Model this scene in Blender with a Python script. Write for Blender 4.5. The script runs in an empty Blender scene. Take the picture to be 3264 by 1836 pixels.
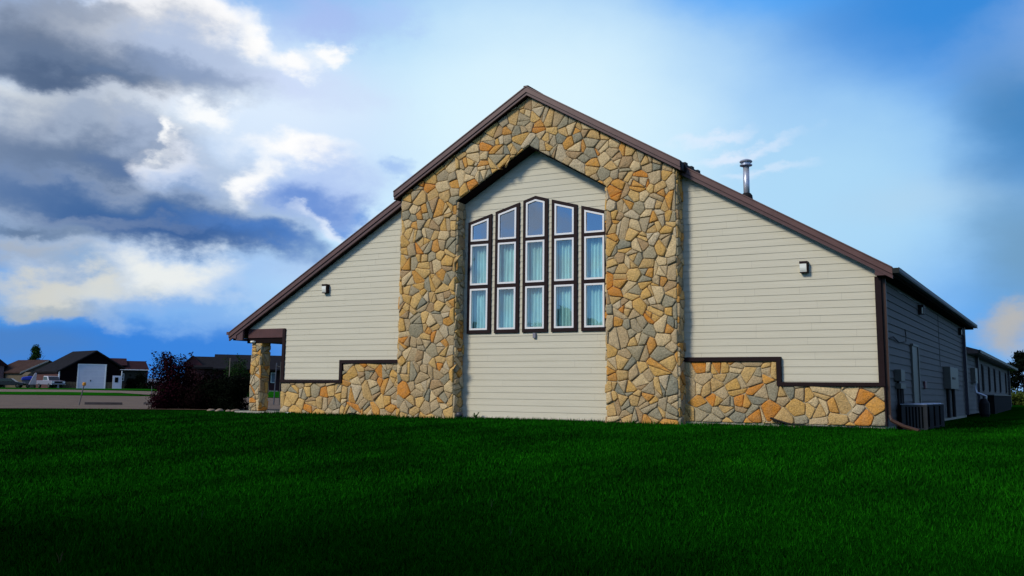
import bpy, bmesh, math, random
import numpy as np
from mathutils import Vector, Matrix, noise as mnoise

random.seed(7); rng = np.random.default_rng(7)
SC = bpy.context.scene
COL = SC.collection
rad = math.radians

# ------------------------------------------------------------------ camera
YAW, PITCH, ROLL = 0.44314, 0.12426, -0.01132
FPX = 2653.2                                   # focal length in pixels of the 3264 wide photograph
CAM = Vector((9.44, -21.461, 0.80))
_f = Vector((-math.sin(YAW)*math.cos(PITCH), math.cos(YAW)*math.cos(PITCH), math.sin(PITCH)))
_r0 = Vector((math.cos(YAW), math.sin(YAW), 0)); _d0 = _f.cross(_r0)
_r = _r0*math.cos(ROLL) + _d0*math.sin(ROLL)
_d = _d0*math.cos(ROLL) - _r0*math.sin(ROLL)
cd = bpy.data.cameras.new('camera'); cam = bpy.data.objects.new('camera', cd); COL.objects.link(cam)
cam.matrix_world = Matrix(((_r.x, -_d.x, -_f.x, CAM.x), (_r.y, -_d.y, -_f.y, CAM.y), (_r.z, -_d.z, -_f.z, CAM.z), (0, 0, 0, 1)))
cd.sensor_width = 36; cd.lens = FPX/3264*36; cd.clip_start = 0.1; cd.clip_end = 20000
SC.camera = cam

def ray(px, py):
    return (_r*(px-1632) + _d*(py-918) + _f*FPX)/FPX
def at(px, py, dist):
    return CAM + ray(px, py)*dist

# ------------------------------------------------------------------ light, sky, exposure
SC.view_settings.view_transform = 'Standard'; SC.view_settings.look = 'None'
SC.view_settings.gamma = 1; SC.view_settings.exposure = 0.0
SUN_DIR = Vector((-0.26, -0.42, 0.36)).normalized()       # from the scene towards the sun
sl = bpy.data.lights.new('sun', 'SUN'); sl.energy = 2.7; sl.angle = rad(13); sl.color = (1, 0.90, 0.74)
so = bpy.data.objects.new('sun', sl); COL.objects.link(so)
so.rotation_euler = SUN_DIR.to_track_quat('Z', 'Y').to_euler()
so.location = (-30, -40, 40)

world = bpy.data.worlds.new('World'); SC.world = world; world.use_nodes = True
nt = world.node_tree; nt.nodes.clear()
def N(tree, kind, **kw):
    n = tree.nodes.new(kind)
    for k, v in kw.items():
        if k.startswith('i_'):
            n.inputs[int(k[2:])].default_value = v
        else: setattr(n, k, v)
    return n
def L(tree, a, b): tree.links.new(a, b)
def mathn(tree, op, a, b=None, c=None):
    n = tree.nodes.new('ShaderNodeMath'); n.operation = op
    for i, v in enumerate((a, b, c)):
        if v is None: continue
        if isinstance(v, (int, float)): n.inputs[i].default_value = v
        else: tree.links.new(v, n.inputs[i])
    return n.outputs[0]
def build_sky():
    t = nt
    tc = N(t, 'ShaderNodeTexCoord')
    sep = N(t, 'ShaderNodeSeparateXYZ'); L(t, tc.outputs['Generated'], sep.inputs[0])
    sky = N(t, 'ShaderNodeTexSky', sky_type='NISHITA', sun_disc=False)
    sky.sun_elevation = math.asin(SUN_DIR.z); sky.sun_rotation = math.atan2(SUN_DIR.x, SUN_DIR.y)
    sky.air_density = 1.0; sky.dust_density = 0.4; sky.ozone_density = 2.0
    mul = N(t, 'ShaderNodeMix', data_type='RGBA', blend_type='MULTIPLY'); mul.inputs[0].default_value = 1
    L(t, sky.outputs[0], mul.inputs[6]); mul.inputs[7].default_value = (0.42, 0.80, 1.35, 1)
    col = mul.outputs[2]
    az0 = mathn(t, 'ARCTAN2', sep.outputs[0], sep.outputs[1])
    el0 = mathn(t, 'ARCSINE', sep.outputs[2])
    # noise in cloud space: stretched sideways so that clouds lie flat
    mp = N(t, 'ShaderNodeMapping'); mp.inputs['Scale'].default_value = (1, 1, 1.7); L(t, tc.outputs['Generated'], mp.inputs[0])
    n1 = N(t, 'ShaderNodeTexNoise'); n1.inputs['Scale'].default_value = 5.5; n1.inputs['Detail'].default_value = 9; n1.inputs['Roughness'].default_value = 0.56
    L(t, mp.outputs[0], n1.inputs['Vector'])
    n2 = N(t, 'ShaderNodeTexNoise'); n2.inputs['Scale'].default_value = 13; n2.inputs['Detail'].default_value = 7; n2.inputs['Roughness'].default_value = 0.6
    L(t, mp.outputs[0], n2.inputs['Vector'])
    s1 = N(t, 'ShaderNodeSeparateColor'); L(t, n1.outputs['Color'], s1.inputs[0])
    s2 = N(t, 'ShaderNodeSeparateColor'); L(t, n2.outputs['Color'], s2.inputs[0])
    def warp(base, a, b, amp1, amp2):
        x = mathn(t, 'MULTIPLY_ADD', mathn(t, 'SUBTRACT', a, 0.5), amp1, base)
        return mathn(t, 'MULTIPLY_ADD', mathn(t, 'SUBTRACT', b, 0.5), amp2, x)
    az = warp(az0, s1.outputs[0], s2.outputs[0], 0.15, 0.09)
    el = warp(el0, s1.outputs[1], s2.outputs[1], 0.10, 0.075)
    azs = warp(az0, s1.outputs[0], s2.outputs[0], 0.10, 0.02)
    els = warp(el0, s1.outputs[1], s2.outputs[1], 0.06, 0.01)
    def mixin(mask, c, op=1.0):
        nonlocal col
        m = N(t, 'ShaderNodeMix', data_type='RGBA')
        L(t, mathn(t, 'MULTIPLY', mask, op) if op != 1.0 else mask, m.inputs[0])
        L(t, col, m.inputs[6]); m.inputs[7].default_value = (c[0]*10, c[1]*10, c[2]*10, 1)
        col = m.outputs[2]
    def ell(px, py, rx, ry, c, op=1.0, inner=0.55, soft=False, outer=1.0, ang=0.0):
        """a cloud: centre and size given in the 2576-wide view, turned into azimuth and elevation"""
        if not soft: inner, outer = inner*.55, outer*1.16
        v = ray(px*1.26708, py*1.26708).normalized()
        a, e = math.atan2(v.x, v.y), math.asin(v.z)
        ra, re = rx/2094*0.93, ry/2094*0.93
        A, E_ = (azs, els) if soft else (az, el)
        da = mathn(t, 'SUBTRACT', A, a); de = mathn(t, 'SUBTRACT', E_, e)
        if ang:
            ca, sa = math.cos(ang), math.sin(ang)
            da2 = mathn(t, 'MULTIPLY_ADD', de, sa, mathn(t, 'MULTIPLY', da, ca))
            de = mathn(t, 'MULTIPLY_ADD', da, -sa, mathn(t, 'MULTIPLY', de, ca)); da = da2
        dx = mathn(t, 'DIVIDE', da, ra); dy = mathn(t, 'DIVIDE', de, re)
        d = mathn(t, 'SQRT', mathn(t, 'MULTIPLY_ADD', dx, dx, mathn(t, 'MULTIPLY', dy, dy)))
        mr = N(t, 'ShaderNodeMapRange', interpolation_type='SMOOTHSTEP')
        L(t, d, mr.inputs[0]); mr.inputs[1].default_value = inner; mr.inputs[2].default_value = outer
        mr.inputs[3].default_value = 1; mr.inputs[4].default_value = 0
        mixin(mr.outputs[0], c, op)
    # broken cloud over the whole sky
    mr = N(t, 'ShaderNodeMapRange', interpolation_type='SMOOTHSTEP'); L(t, n1.outputs['Fac'], mr.inputs[0])
    mr.inputs[1].default_value = 0.44; mr.inputs[2].default_value = 0.62
    mixin(mr.outputs[0], (0.55, 0.62, 0.72), 0.75)
    mr = N(t, 'ShaderNodeMapRange', interpolation_type='SMOOTHSTEP'); L(t, n2.outputs['Fac'], mr.inputs[0])
    mr.inputs[1].default_value = 0.54; mr.inputs[2].default_value = 0.72
    mixin(mr.outputs[0], (0.14, 0.20, 0.32), 0.45)
    # the part above and behind the church
    S = True
    ell(1250, 600, 2100, 1250, (0.10, 0.36, 0.84), 0.95, 0.5, S)
    ell(1300, 520, 1250, 950, (0.58, 0.83, 1.0), 0.98, 0.25, S)
    ell(1330, 330, 700, 470, (0.72, 0.91, 1.0), 0.95, 0.15, S)
    ell(2140, 520, 520, 400, (0.44, 0.72, 0.94), 0.85, 0.15, S)
    ell(2350, 0, 560, 250, (0.035, 0.25, 0.70), 0.9, 0.05, S)
    ell(1900, -60, 420, 160, (0.05, 0.36, 0.95), 0.85, 0.05, S)
    ell(2570, 300, 230, 240, (0.05, 0.21, 0.46), 0.75, 0.05, S)
    ell(2580, 620, 230, 260, (0.17, 0.34, 0.52), 0.85, 0.1, S)
    ell(2300, 500, 260, 90, (0.45, 0.66, 0.85), 0.5, 0.1, S)
    # thin streaks above the right wing
    for (x, y, rx, ry, o) in ((1870, 372, 170, 26, .65), (1800, 330, 130, 22, .5), (1950, 430, 130, 20, .4)):
        ell(x, y, rx, ry, (0.84, 0.88, 1.0), o, 0.0, False, 1.0, 0.22)
    ell(2560, 830, 120, 75, (0.46, 0.45, 0.43), 0.8, 0.2); ell(2570, 800, 90, 40, (0.50, 0.48, 0.44), 0.6, 0.1)
    # low blue band at the left horizon
    ell(330, 880, 700, 110, (0.035, 0.22, 0.72), 0.95, 0.35, S)
    ell(60, 860, 300, 60, (0.08, 0.22, 0.52), 0.7, 0.2, S)
    # left cloud bank
    ell(380, 330, 780, 440, (0.60, 0.74, 0.97), 0.93, 0.45, S)
    ell(700, 250, 420, 260, (0.74, 0.86, 1.0), 0.8, 0.1, S)
    ell(250, 490, 640, 190, (0.36, 0.46, 0.62), 0.85, 0.35, S)
    ell(160, 285, 470, 85, (0.74, 0.78, 0.80), 0.95, 0.3)
    ell(430, 250, 220, 50, (0.86, 0.90, 0.96), 0.8, 0.2)
    ell(820, 40, 200, 60, (0.40, 0.52, 0.88), 0.8, 0.1); ell(980, 20, 130, 40, (0.42, 0.58, 0.94), 0.6, 0.1)
    ell(700, 200, 320, 75, (0.60, 0.70, 0.94), 0.8, 0.1)
    ell(455, 45, 230, 75, (0.99, 0.99, 1.0), 1, 0.55); ell(640, 95, 75, 48, (1, 1, 1), 1, 0.45); ell(740, 140, 95, 38, (1, 1, 1), .95, 0.35); ell(840, 122, 48, 36, (1, 1, 1), .95, 0.35)
    ell(230, 120, 440, 140, (0.42, 0.48, 0.60), 0.92, 0.5); ell(250, 55, 150, 40, (0.62, 0.66, 0.72), 0.6, 0.2)
    ell(500, 150, 190, 75, (0.44, 0.54, 0.74), 0.85, 0.3)
    ell(60, 110, 210, 130, (0.12, 0.17, 0.27), 0.85, 0.15); ell(210, 30, 230, 40, (0.24, 0.30, 0.42), 0.7, 0.2)
    ell(190, 172, 480, 74, (0.13, 0.19, 0.31), 0.92, 0.25); ell(120, 190, 300, 38, (0.075, 0.125, 0.23), 0.85, 0.1); ell(480, 195, 190, 40, (0.24, 0.33, 0.52), 0.75, 0.1)
    ell(300, 205, 110, 22, (0.12, 0.19, 0.33), .7, .1)
    ell(570, 305, 65, 36, (0.97, 0.99, 1), 0.95, 0.35)
    ell(215, 370, 350, 130, (0.34, 0.41, 0.54), 0.97, 0.75); ell(210, 300, 110, 60, (0.36, 0.44, 0.58), 0.95, 0.5); ell(400, 350, 90, 65, (0.38, 0.47, 0.64), 0.9, 0.5)
    ell(210, 400, 370, 84, (0.13, 0.20, 0.34), 0.95, 0.3); ell(370, 420, 130, 40, (0.10, 0.18, 0.36), 0.85, 0.1)
    ell(472, 352, 26, 44, (0.98, 0.99, 1), 0.95, 0.35)
    ell(480, 425, 95, 40, (0.96, 0.97, 1), 0.85, 0.4)
    ell(740, 385, 130, 52, (1, 1, 1), 1, 0.4); ell(665, 470, 60, 85, (0.98, 0.99, 1), 1, 0.4)
    ell(500, 465, 115, 72, (0.52, 0.63, 0.84), 0.95, 0.5); ell(510, 490, 105, 40, (0.22, 0.35, 0.60), 0.85, 0.15)
    ell(800, 490, 135, 115, (0.46, 0.60, 0.90), 0.95, 0.5); ell(790, 525, 130, 68, (0.13, 0.27, 0.66), 0.9, 0.15); ell(880, 560, 70, 34, (0.12, 0.29, 0.72), 0.8, 0.1)
    ell(950, 440, 70, 40, (0.34, 0.52, 0.88), 0.8, 0.2)
    ell(170, 470, 360, 40, (0.36, 0.44, 0.60), 0.85, 0.2); ell(180, 515, 440, 60, (0.12, 0.20, 0.36), 0.93, 0.25)
    ell(330, 540, 560, 95, (0.17, 0.26, 0.44), 0.95, 0.35, False, 1.0, -0.14); ell(380, 556, 520, 74, (0.055, 0.14, 0.34), 0.97, 0.25, False, 1.0, -0.16); ell(660, 610, 330, 52, (0.07, 0.20, 0.54), 0.92, 0.1, False, 1.0, -0.12); ell(450, 590, 260, 40, (0.045, 0.12, 0.32), 0.85, 0.05, False, 1.0, -0.12)
    ell(90, 590, 250, 34, (0.10, 0.17, 0.30), 0.85, 0.1); ell(250, 560, 300, 22, (0.24, 0.32, 0.48), 0.5, 0.1)
    ell(840, 575, 120, 22, (0.80, 0.88, 1), 0.8, 0.1, False, 1.0, -0.2)
    ell(650, 680, 360, 50, (0.36, 0.56, 0.88), 0.7, 0.1, S); ell(830, 700, 220, 80, (0.46, 0.64, 0.92), 0.6, 0.1, S)
    ell(90, 650, 280, 50, (0.40, 0.45, 0.52), 0.85, 0.3)
    ell(240, 680, 160, 36, (0.24, 0.42, 0.70), .7, .2)
    ell(430, 705, 165, 72, (0.84, 0.87, 0.86), 0.98, 0.5); ell(110, 745, 190, 68, (0.66, 0.66, 0.60), 0.95, 0.5); ell(250, 730, 80, 60, (0.70, 0.71, 0.66), 0.95, 0.5); ell(330, 755, 230, 50, (0.62, 0.68, 0.72), 0.8, 0.3)
    ell(130, 790, 260, 30, (0.40, 0.46, 0.50), 0.75, 0.1); ell(470, 790, 320, 45, (0.22, 0.44, 0.84), 0.8, 0.1); ell(560, 740, 120, 50, (0.40, 0.58, 0.88), .6, .1)
    bg = N(t, 'ShaderNodeBackground'); bg.inputs['Strength'].default_value = 0.1
    L(t, col, bg.inputs['Color'])
    out = N(t, 'ShaderNodeOutputWorld'); L(t, bg.outputs[0], out.inputs[0])
build_sky()

# ------------------------------------------------------------------ materials
def mat(name, color, rough=0.7, metal=0.0, spec=0.4, var=0.0, vscale=6.0, bump=0.0, bscale=40.0, island=0.0, color2=None, stretch=(1, 1, 1)):
    m = bpy.data.materials.new(name); m.use_nodes = True
    t = m.node_tree; b = t.nodes['Principled BSDF']
    b.inputs['Roughness'].default_value = rough; b.inputs['Metallic'].default_value = metal
    b.inputs['Specular IOR Level'].default_value = spec
    b.inputs['Base Color'].default_value = (*color, 1)
    tc = N(t, 'ShaderNodeTexCoord'); src = tc.outputs['Object']
    if stretch != (1, 1, 1):
        mp = N(t, 'ShaderNodeMapping'); mp.inputs['Scale'].default_value = stretch; L(t, src, mp.inputs[0]); src = mp.outputs[0]
    cur = None
    if var or color2:
        n = N(t, 'ShaderNodeTexNoise'); n.inputs['Scale'].default_value = vscale; n.inputs['Detail'].default_value = 6; n.inputs['Roughness'].default_value = 0.62
        L(t, src, n.inputs['Vector'])
        r = N(t, 'ShaderNodeMapRange'); L(t, n.outputs['Fac'], r.inputs[0]); r.inputs[1].default_value = 0.32; r.inputs[2].default_value = 0.68
        mx = N(t, 'ShaderNodeMix', data_type='RGBA'); L(t, r.outputs[0], mx.inputs[0])
        c2 = color2 or tuple(c*(1+var) for c in color); c1 = color if color2 else tuple(c*(1-var) for c in color)
        mx.inputs[6].default_value = (*c1, 1); mx.inputs[7].default_value = (*c2, 1)
        cur = mx.outputs[2]
    if island:
        g = N(t, 'ShaderNodeNewGeometry')
        r = N(t, 'ShaderNodeMapRange'); L(t, g.outputs['Random Per Island'], r.inputs[0]); r.inputs[3].default_value = 1-island; r.inputs[4].default_value = 1+island
        mx = N(t, 'ShaderNodeMix', data_type='RGBA', blend_type='MULTIPLY'); mx.inputs[0].default_value = 1
        if cur: L(t, cur, mx.inputs[6])
        else: mx.inputs[6].default_value = (*color, 1)
        cmb = N(t, 'ShaderNodeCombineColor')
        for i in range(3): L(t, r.outputs[0], cmb.inputs[i])
        L(t, cmb.outputs[0], mx.inputs[7]); cur = mx.outputs[2]
    if cur: L(t, cur, b.inputs['Base Color'])
    if bump:
        n = N(t, 'ShaderNodeTexNoise'); n.inputs['Scale'].default_value = bscale; n.inputs['Detail'].default_value = 5
        L(t, src, n.inputs['Vector'])
        bp = N(t, 'ShaderNodeBump'); bp.inputs['Strength'].default_value = bump; bp.inputs['Distance'].default_value = 0.02
        L(t, n.outputs['Fac'], bp.inputs['Height']); L(t, bp.outputs[0], b.inputs['Normal'])
    return m

def stone_mat():
    m = bpy.data.materials.new('fieldstone'); m.use_nodes = True
    t = m.node_tree; b = t.nodes['Principled BSDF']; b.inputs['Roughness'].default_value = 0.82; b.inputs['Specular IOR Level'].default_value = 0.25
    g = N(t, 'ShaderNodeNewGeometry'); cr = N(t, 'ShaderNodeValToRGB'); L(t, g.outputs['Random Per Island'], cr.inputs[0])
    pal = [(0.00, (.60, .39, .145)), (0.09, (.66, .32, .055)), (0.18, (.49, .36, .19)), (0.26, (.70, .53, .28)), (0.34, (.33, .30, .20)), (0.40, (.40, .34, .21)),
           (0.46, (.66, .39, .10)), (0.55, (.55, .42, .235)), (0.62, (.43, .35, .215)), (0.68, (.70, .45, .15)), (0.75, (.44, .29, .14)), (0.80, (.25, .25, .185)), (0.83, (.66, .25, .022)), (0.88, (.60, .49, .31)), (0.93, (.66, .43, .15)), (0.97, (.60, .28, .05))]
    el = cr.color_ramp.elements; cr.color_ramp.interpolation = 'CONSTANT'
    el[0].position = 0; el[0].color = (*pal[0][1], 1); el[1].position = pal[1][0]; el[1].color = (*pal[1][1], 1)
    for p, c in pal[2:]:
        e = el.new(p); e.color = (*c, 1)
    tc = N(t, 'ShaderNodeTexCoord')
    n = N(t, 'ShaderNodeTexNoise'); n.inputs['Scale'].default_value = 7; n.inputs['Detail'].default_value = 7; n.inputs['Roughness'].default_value = .65; L(t, tc.outputs['Object'], n.inputs['Vector'])
    r = N(t, 'ShaderNodeMapRange'); L(t, n.outputs['Fac'], r.inputs[0]); r.inputs[1].default_value = .3; r.inputs[2].default_value = .7; r.inputs[3].default_value = .0; r.inputs[4].default_value = .30
    mx = N(t, 'ShaderNodeMix', data_type='RGBA'); L(t, r.outputs[0], mx.inputs[0]); L(t, cr.outputs[0], mx.inputs[6]); mx.inputs[7].default_value = (.40, .32, .20, 1)
    n2 = N(t, 'ShaderNodeTexNoise'); n2.inputs['Scale'].default_value = 30; n2.inputs['Detail'].default_value = 5; L(t, tc.outputs['Object'], n2.inputs['Vector'])
    r2 = N(t, 'ShaderNodeMapRange'); L(t, n2.outputs['Fac'], r2.inputs[0]); r2.inputs[1].default_value = .3; r2.inputs[2].default_value = .7; r2.inputs[3].default_value = .70; r2.inputs[4].default_value = 1.22
    mm = N(t, 'ShaderNodeMix', data_type='RGBA', blend_type='MULTIPLY'); mm.inputs[0].default_value = 1; L(t, mx.outputs[2], mm.inputs[6])
    cmb = N(t, 'ShaderNodeCombineColor')
    for i in range(3): L(t, r2.outputs[0], cmb.inputs[i])
    L(t, cmb.outputs[0], mm.inputs[7]); L(t, mm.outputs[2], b.inputs['Base Color'])
    bp = N(t, 'ShaderNodeBump'); bp.inputs['Strength'].default_value = .9; bp.inputs['Distance'].default_value = .035
    ad = mathn(t, 'ADD', n.outputs['Fac'], mathn(t, 'MULTIPLY', n2.outputs['Fac'], .5))
    L(t, ad, bp.inputs['Height']); L(t, bp.outputs[0], b.inputs['Normal'])
    return m

def glass_mat(name, refl, tint=(1, 1, 1)):
    m = bpy.data.materials.new(name); m.use_nodes = True
    t = m.node_tree; t.nodes.clear()
    tr = N(t, 'ShaderNodeBsdfTransparent'); tr.inputs[0].default_value = (*tint, 1)
    gl = N(t, 'ShaderNodeBsdfGlossy'); gl.inputs['Roughness'].default_value = 0.015; gl.inputs['Color'].default_value = (.92, .97, 1, 1)
    tc = N(t, 'ShaderNodeTexCoord'); n = N(t, 'ShaderNodeTexNoise'); n.inputs['Scale'].default_value = 2.2; n.inputs['Detail'].default_value = 2; L(t, tc.outputs['Object'], n.inputs['Vector'])
    bp = N(t, 'ShaderNodeBump'); bp.inputs['Strength'].default_value = .05; bp.inputs['Distance'].default_value = .02; L(t, n.outputs['Fac'], bp.inputs['Height']); L(t, bp.outputs[0], gl.inputs['Normal'])
    g = N(t, 'ShaderNodeNewGeometry'); dt = N(t, 'ShaderNodeVectorMath', operation='DOT_PRODUCT'); L(t, g.outputs['Incoming'], dt.inputs[0]); L(t, g.outputs['Normal'], dt.inputs[1])
    graze = mathn(t, 'POWER', mathn(t, 'SUBTRACT', 1.0, mathn(t, 'ABSOLUTE', dt.outputs['Value'])), 5.0)
    fac = mathn(t, 'MINIMUM', mathn(t, 'MULTIPLY_ADD', graze, .9-refl, refl+.04), 1.0)
    mx = N(t, 'ShaderNodeMixShader'); L(t, fac, mx.inputs[0]); L(t, tr.outputs[0], mx.inputs[1]); L(t, gl.outputs[0], mx.inputs[2])
    o = N(t, 'ShaderNodeOutputMaterial'); L(t, mx.outputs[0], o.inputs[0])
    return m

def leaf_mat(name, c, var=.5):
    m = mat(name, c, rough=.8, spec=.04, island=var)
    return m

M = dict(
    siding=mat('beige_lap_siding', (.645, .615, .485), .7, spec=.2, island=.012, var=.05, vscale=2.5, bump=.08, bscale=60, stretch=(.25, 1, 6)),
    side_siding=mat('shade_toned_siding', (.118, .116, .112), .7, spec=.2, var=.06, vscale=2, bump=.05, bscale=60),  # shade of the right side put into the colour, darker than the front
    stone=stone_mat(),
    mortar=mat('mortar', (.40, .345, .225), .95, var=.2, vscale=14, bump=.5, bscale=80),
    trim=mat('dark_brown_trim', (.019, .010, .011), .6, spec=.12, var=.15, vscale=8),
    fascia=mat('brown_metal_fascia', (.125, .066, .060), .45, var=.12, vscale=3, spec=.35),
    fascia_low=mat('brown_painted_fascia', (.095, .048, .048), .5, var=.14, vscale=4),
    beam=mat('red_brown_beam', (.085, .030, .030), .6, var=.15, vscale=5),
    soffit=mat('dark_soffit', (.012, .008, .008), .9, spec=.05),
    roof=mat('brown_metal_roof', (.10, .062, .056), .4, var=.1, vscale=4),
    white=mat('white_vinyl', (.82, .83, .84), .4),
    curtain=mat('teal_curtain', (.47, .66, .62), .9, var=.22, vscale=1.6, stretch=(6, 6, .8)),
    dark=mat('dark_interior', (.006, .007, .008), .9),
    concrete=mat('concrete', (.33, .32, .27), .9, var=.15, vscale=8, bump=.3),
    galv=mat('galvanised_steel', (.50, .54, .62), .35, metal=.6, var=.12, vscale=6),
    blacksteel=mat('black_metal', (.008, .008, .009), .6, spec=.2),
    gutter=mat('dark_gutter', (.010, .014, .013), .5, spec=.3),
    downspout=mat('brown_downspout', (.045, .022, .014), .5),
    navyspout=mat('dark_downspout', (.010, .010, .024), .5),
    greybox=mat('grey_metal_box', (.062, .066, .056), .5, var=.12, vscale=9),
    acbody=mat('condenser_grey', (.040, .043, .046), .45, var=.1),
    acdark=mat('condenser_coil', (.005, .006, .006), .9, spec=.1),
    lens=mat('prismatic_lamp_lens', (.88, .90, .82), .3, spec=.7),
    outlet=mat('grey_plastic', (.22, .22, .27), .5),
    glass_hi=glass_mat('upper_window_glass', .27, (.8, .9, 1)),
    glass_lo=glass_mat('lower_window_glass', .12, (.80, .95, .97)),
    gravel=mat('gravel_rock', (.30, .23, .17), .9, var=.35, vscale=5, bump=.6, bscale=20),
)

# ------------------------------------------------------------------ mesh helpers
SH = 0.151033                                   # the side walls run back and slightly to the right
def B(u, y, z): return (u+SH*y, y, z)
class MB:
    def __init__(s): s.v = []; s.f = []
    def vert(s, p): s.v.append(tuple(p)); return len(s.v)-1
    def face(s, pts):
        i = [s.vert(p) for p in pts]; s.f.append(i)
    def prism(s, poly, y0, y1, fn=B):
        """poly in (u, z), pushed from y0 to y1"""
        n = len(poly); a = [s.vert(fn(p[0], y0, p[1])) for p in poly]; b = [s.vert(fn(p[0], y1, p[1])) for p in poly]
        s.f.append(a[::-1] if y0 < y1 else a); s.f.append(b if y0 < y1 else b[::-1])
        for k in range(n): s.f.append([a[k], a[(k+1) % n], b[(k+1) % n], b[k]])
    def box(s, u0, u1, y0, y1, z0, z1, fn=B):
        s.prism([(u0, z0), (u1, z0), (u1, z1), (u0, z1)], y0, y1, fn)
    def tube(s, pts, r, n=8, cap=True):
        pts = [Vector(p) for p in pts]; rings = []
        rs = r if isinstance(r, (list, tuple)) else [r]*len(pts)
        for k, p in enumerate(pts):
            d = (pts[min(k+1, len(pts)-1)]-pts[max(k-1, 0)]).normalized()
            a = d.cross(Vector((0, 0, 1)));
            if a.length < 1e-3: a = Vector((1, 0, 0))
            a.normalize(); b = d.cross(a)
            rings.append([s.vert(p+(a*math.cos(2*math.pi*i/n)+b*math.sin(2*math.pi*i/n))*rs[k]) for i in range(n)])
        for k in range(len(rings)-1):
            for i in range(n): s.f.append([rings[k][i], rings[k][(i+1) % n], rings[k+1][(i+1) % n], rings[k+1][i]])
        if cap: s.f.append(rings[0][::-1]); s.f.append(rings[-1])
    def lathe(s, c, prof, n=16):
        rings = [[s.vert((c[0]+r*math.cos(2*math.pi*i/n), c[1]+r*math.sin(2*math.pi*i/n), c[2]+z)) for i in range(n)] for r, z in prof]
        for k in range(len(rings)-1):
            for i in range(n): s.f.append([rings[k][i], rings[k][(i+1) % n], rings[k+1][(i+1) % n], rings[k+1][i]])
        s.f.append(rings[0][::-1]); s.f.append(rings[-1])
    def build(s, name, m, parent=None, smooth=False, bevel=0.0, fix=True):
        me = bpy.data.meshes.new(name); me.from_pydata(s.v, [], s.f)
        if fix:
            bm = bmesh.new(); bm.from_mesh(me); bmesh.ops.recalc_face_normals(bm, faces=bm.faces); bm.to_mesh(me); bm.free()
        me.materials.append(m)
        if smooth:
            me.polygons.foreach_set('use_smooth', [True]*len(me.polygons))
        o = bpy.data.objects.new(name, me); COL.objects.link(o)
        if parent is not None: o.parent = parent
        if bevel:
            b = o.modifiers.new('bevel', 'BEVEL'); b.width = bevel; b.segments = 2; b.limit_method = 'ANGLE'; b.angle_limit = rad(40)
        return o
def tag(o, label=None, cat=None, group=None, kind=None):
    if label: o['label'] = label
    if cat: o['category'] = cat
    if group: o['group'] = group
    if kind: o['kind'] = kind
    return o
def thing(name, label, cat, loc=(0, 0, 0), rotz=0.0, group=None):
    o = bpy.data.objects.new(name, None); COL.objects.link(o); o.location = loc; o.rotation_euler = (0, 0, rotz)
    o.empty_display_size = .2
    return tag(o, label, cat, group)
def copy_tree(o, parent=None):
    c = o.copy(); COL.objects.link(c)
    if parent is not None: c.parent = parent
    for ch in list(o.children): copy_tree(ch, c)
    return c
def P0(x, y, z): return (x, y, z)

def clip(poly, a, b, c):
    """keep the part of poly with a*x+b*y <= c"""
    out = []; n = len(poly)
    for i in range(n):
        p, q = poly[i], poly[(i+1) % n]
        dp = a*p[0]+b*p[1]-c; dq = a*q[0]+b*q[1]-c
        if dp <= 0: out.append(p)
        if (dp < 0 < dq) or (dq < 0 < dp):
            t = dp/(dp-dq); out.append((p[0]+(q[0]-p[0])*t, p[1]+(q[1]-p[1])*t))
    return out
def area(poly):
    return .5*sum(poly[i][0]*poly[(i+1) % len(poly)][1]-poly[(i+1) % len(poly)][0]*poly[i][1] for i in range(len(poly)))
def clean(poly, eps=.004):
    o = []
    for p in poly:
        if not o or math.dist(p, o[-1]) > eps: o.append(p)
    while len(o) > 1 and math.dist(o[0], o[-1]) <= eps: o.pop()
    return o

# ------------------------------------------------------------------ ground
def hz(x, y):
    r = math.hypot(x, y)
    k = min(max((-y-.6)/20.0, 0), 1.1); k = k*k*(3-2*min(k, 1)) if k < 1 else 1.0
    fade = 1-min(max((r-45)/40, 0), 1)
    h = -.70*k*fade + .0062*min(max(r-24, 0), 95)
    return h
def ground_at(px, py):
    d = 30.0
    for _ in range(60):
        p = at(px, py, d); e = p.z-hz(p.x, p.y); s = ray(px, py).z
        step = e/max(-s+.006, .004); d = min(max(d+max(min(step*.7, 20), -20), 3), 900)
    return at(px, py, d)
gx = np.concatenate([-np.geomspace(3000, 62, 26), np.arange(-60, 60.1, 1.5), np.geomspace(62, 3000, 26)])
gy = np.concatenate([-np.geomspace(400, 42, 12), np.arange(-40, 60.1, 1.5), np.geomspace(62, 4000, 28)])
gv = []; gf = []
for yy in gy:
    for xx in gx:
        r = math.hypot(xx+9.44, yy+21)
        z = hz(xx, yy)
        if r < 60: z += .020*mnoise.noise(Vector((xx*.35, yy*.35, 1.3))) * (1 if yy < -1 else .2)
        gv.append((xx, yy, z))
W_ = len(gx)
for j in range(len(gy)-1):
    for i in range(W_-1):
        gf.append((j*W_+i, j*W_+i+1, (j+1)*W_+i+1, (j+1)*W_+i))
me = bpy.data.meshes.new('lawn'); me.from_pydata(gv, [], gf); me.polygons.foreach_set('use_smooth', [True]*len(gf))
lawn_mat = mat('lawn_turf', (.0014, .026, .0006), 1.0, spec=.0, color2=(.0028, .044, .0009), vscale=.3, bump=1.0, bscale=24)
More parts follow.
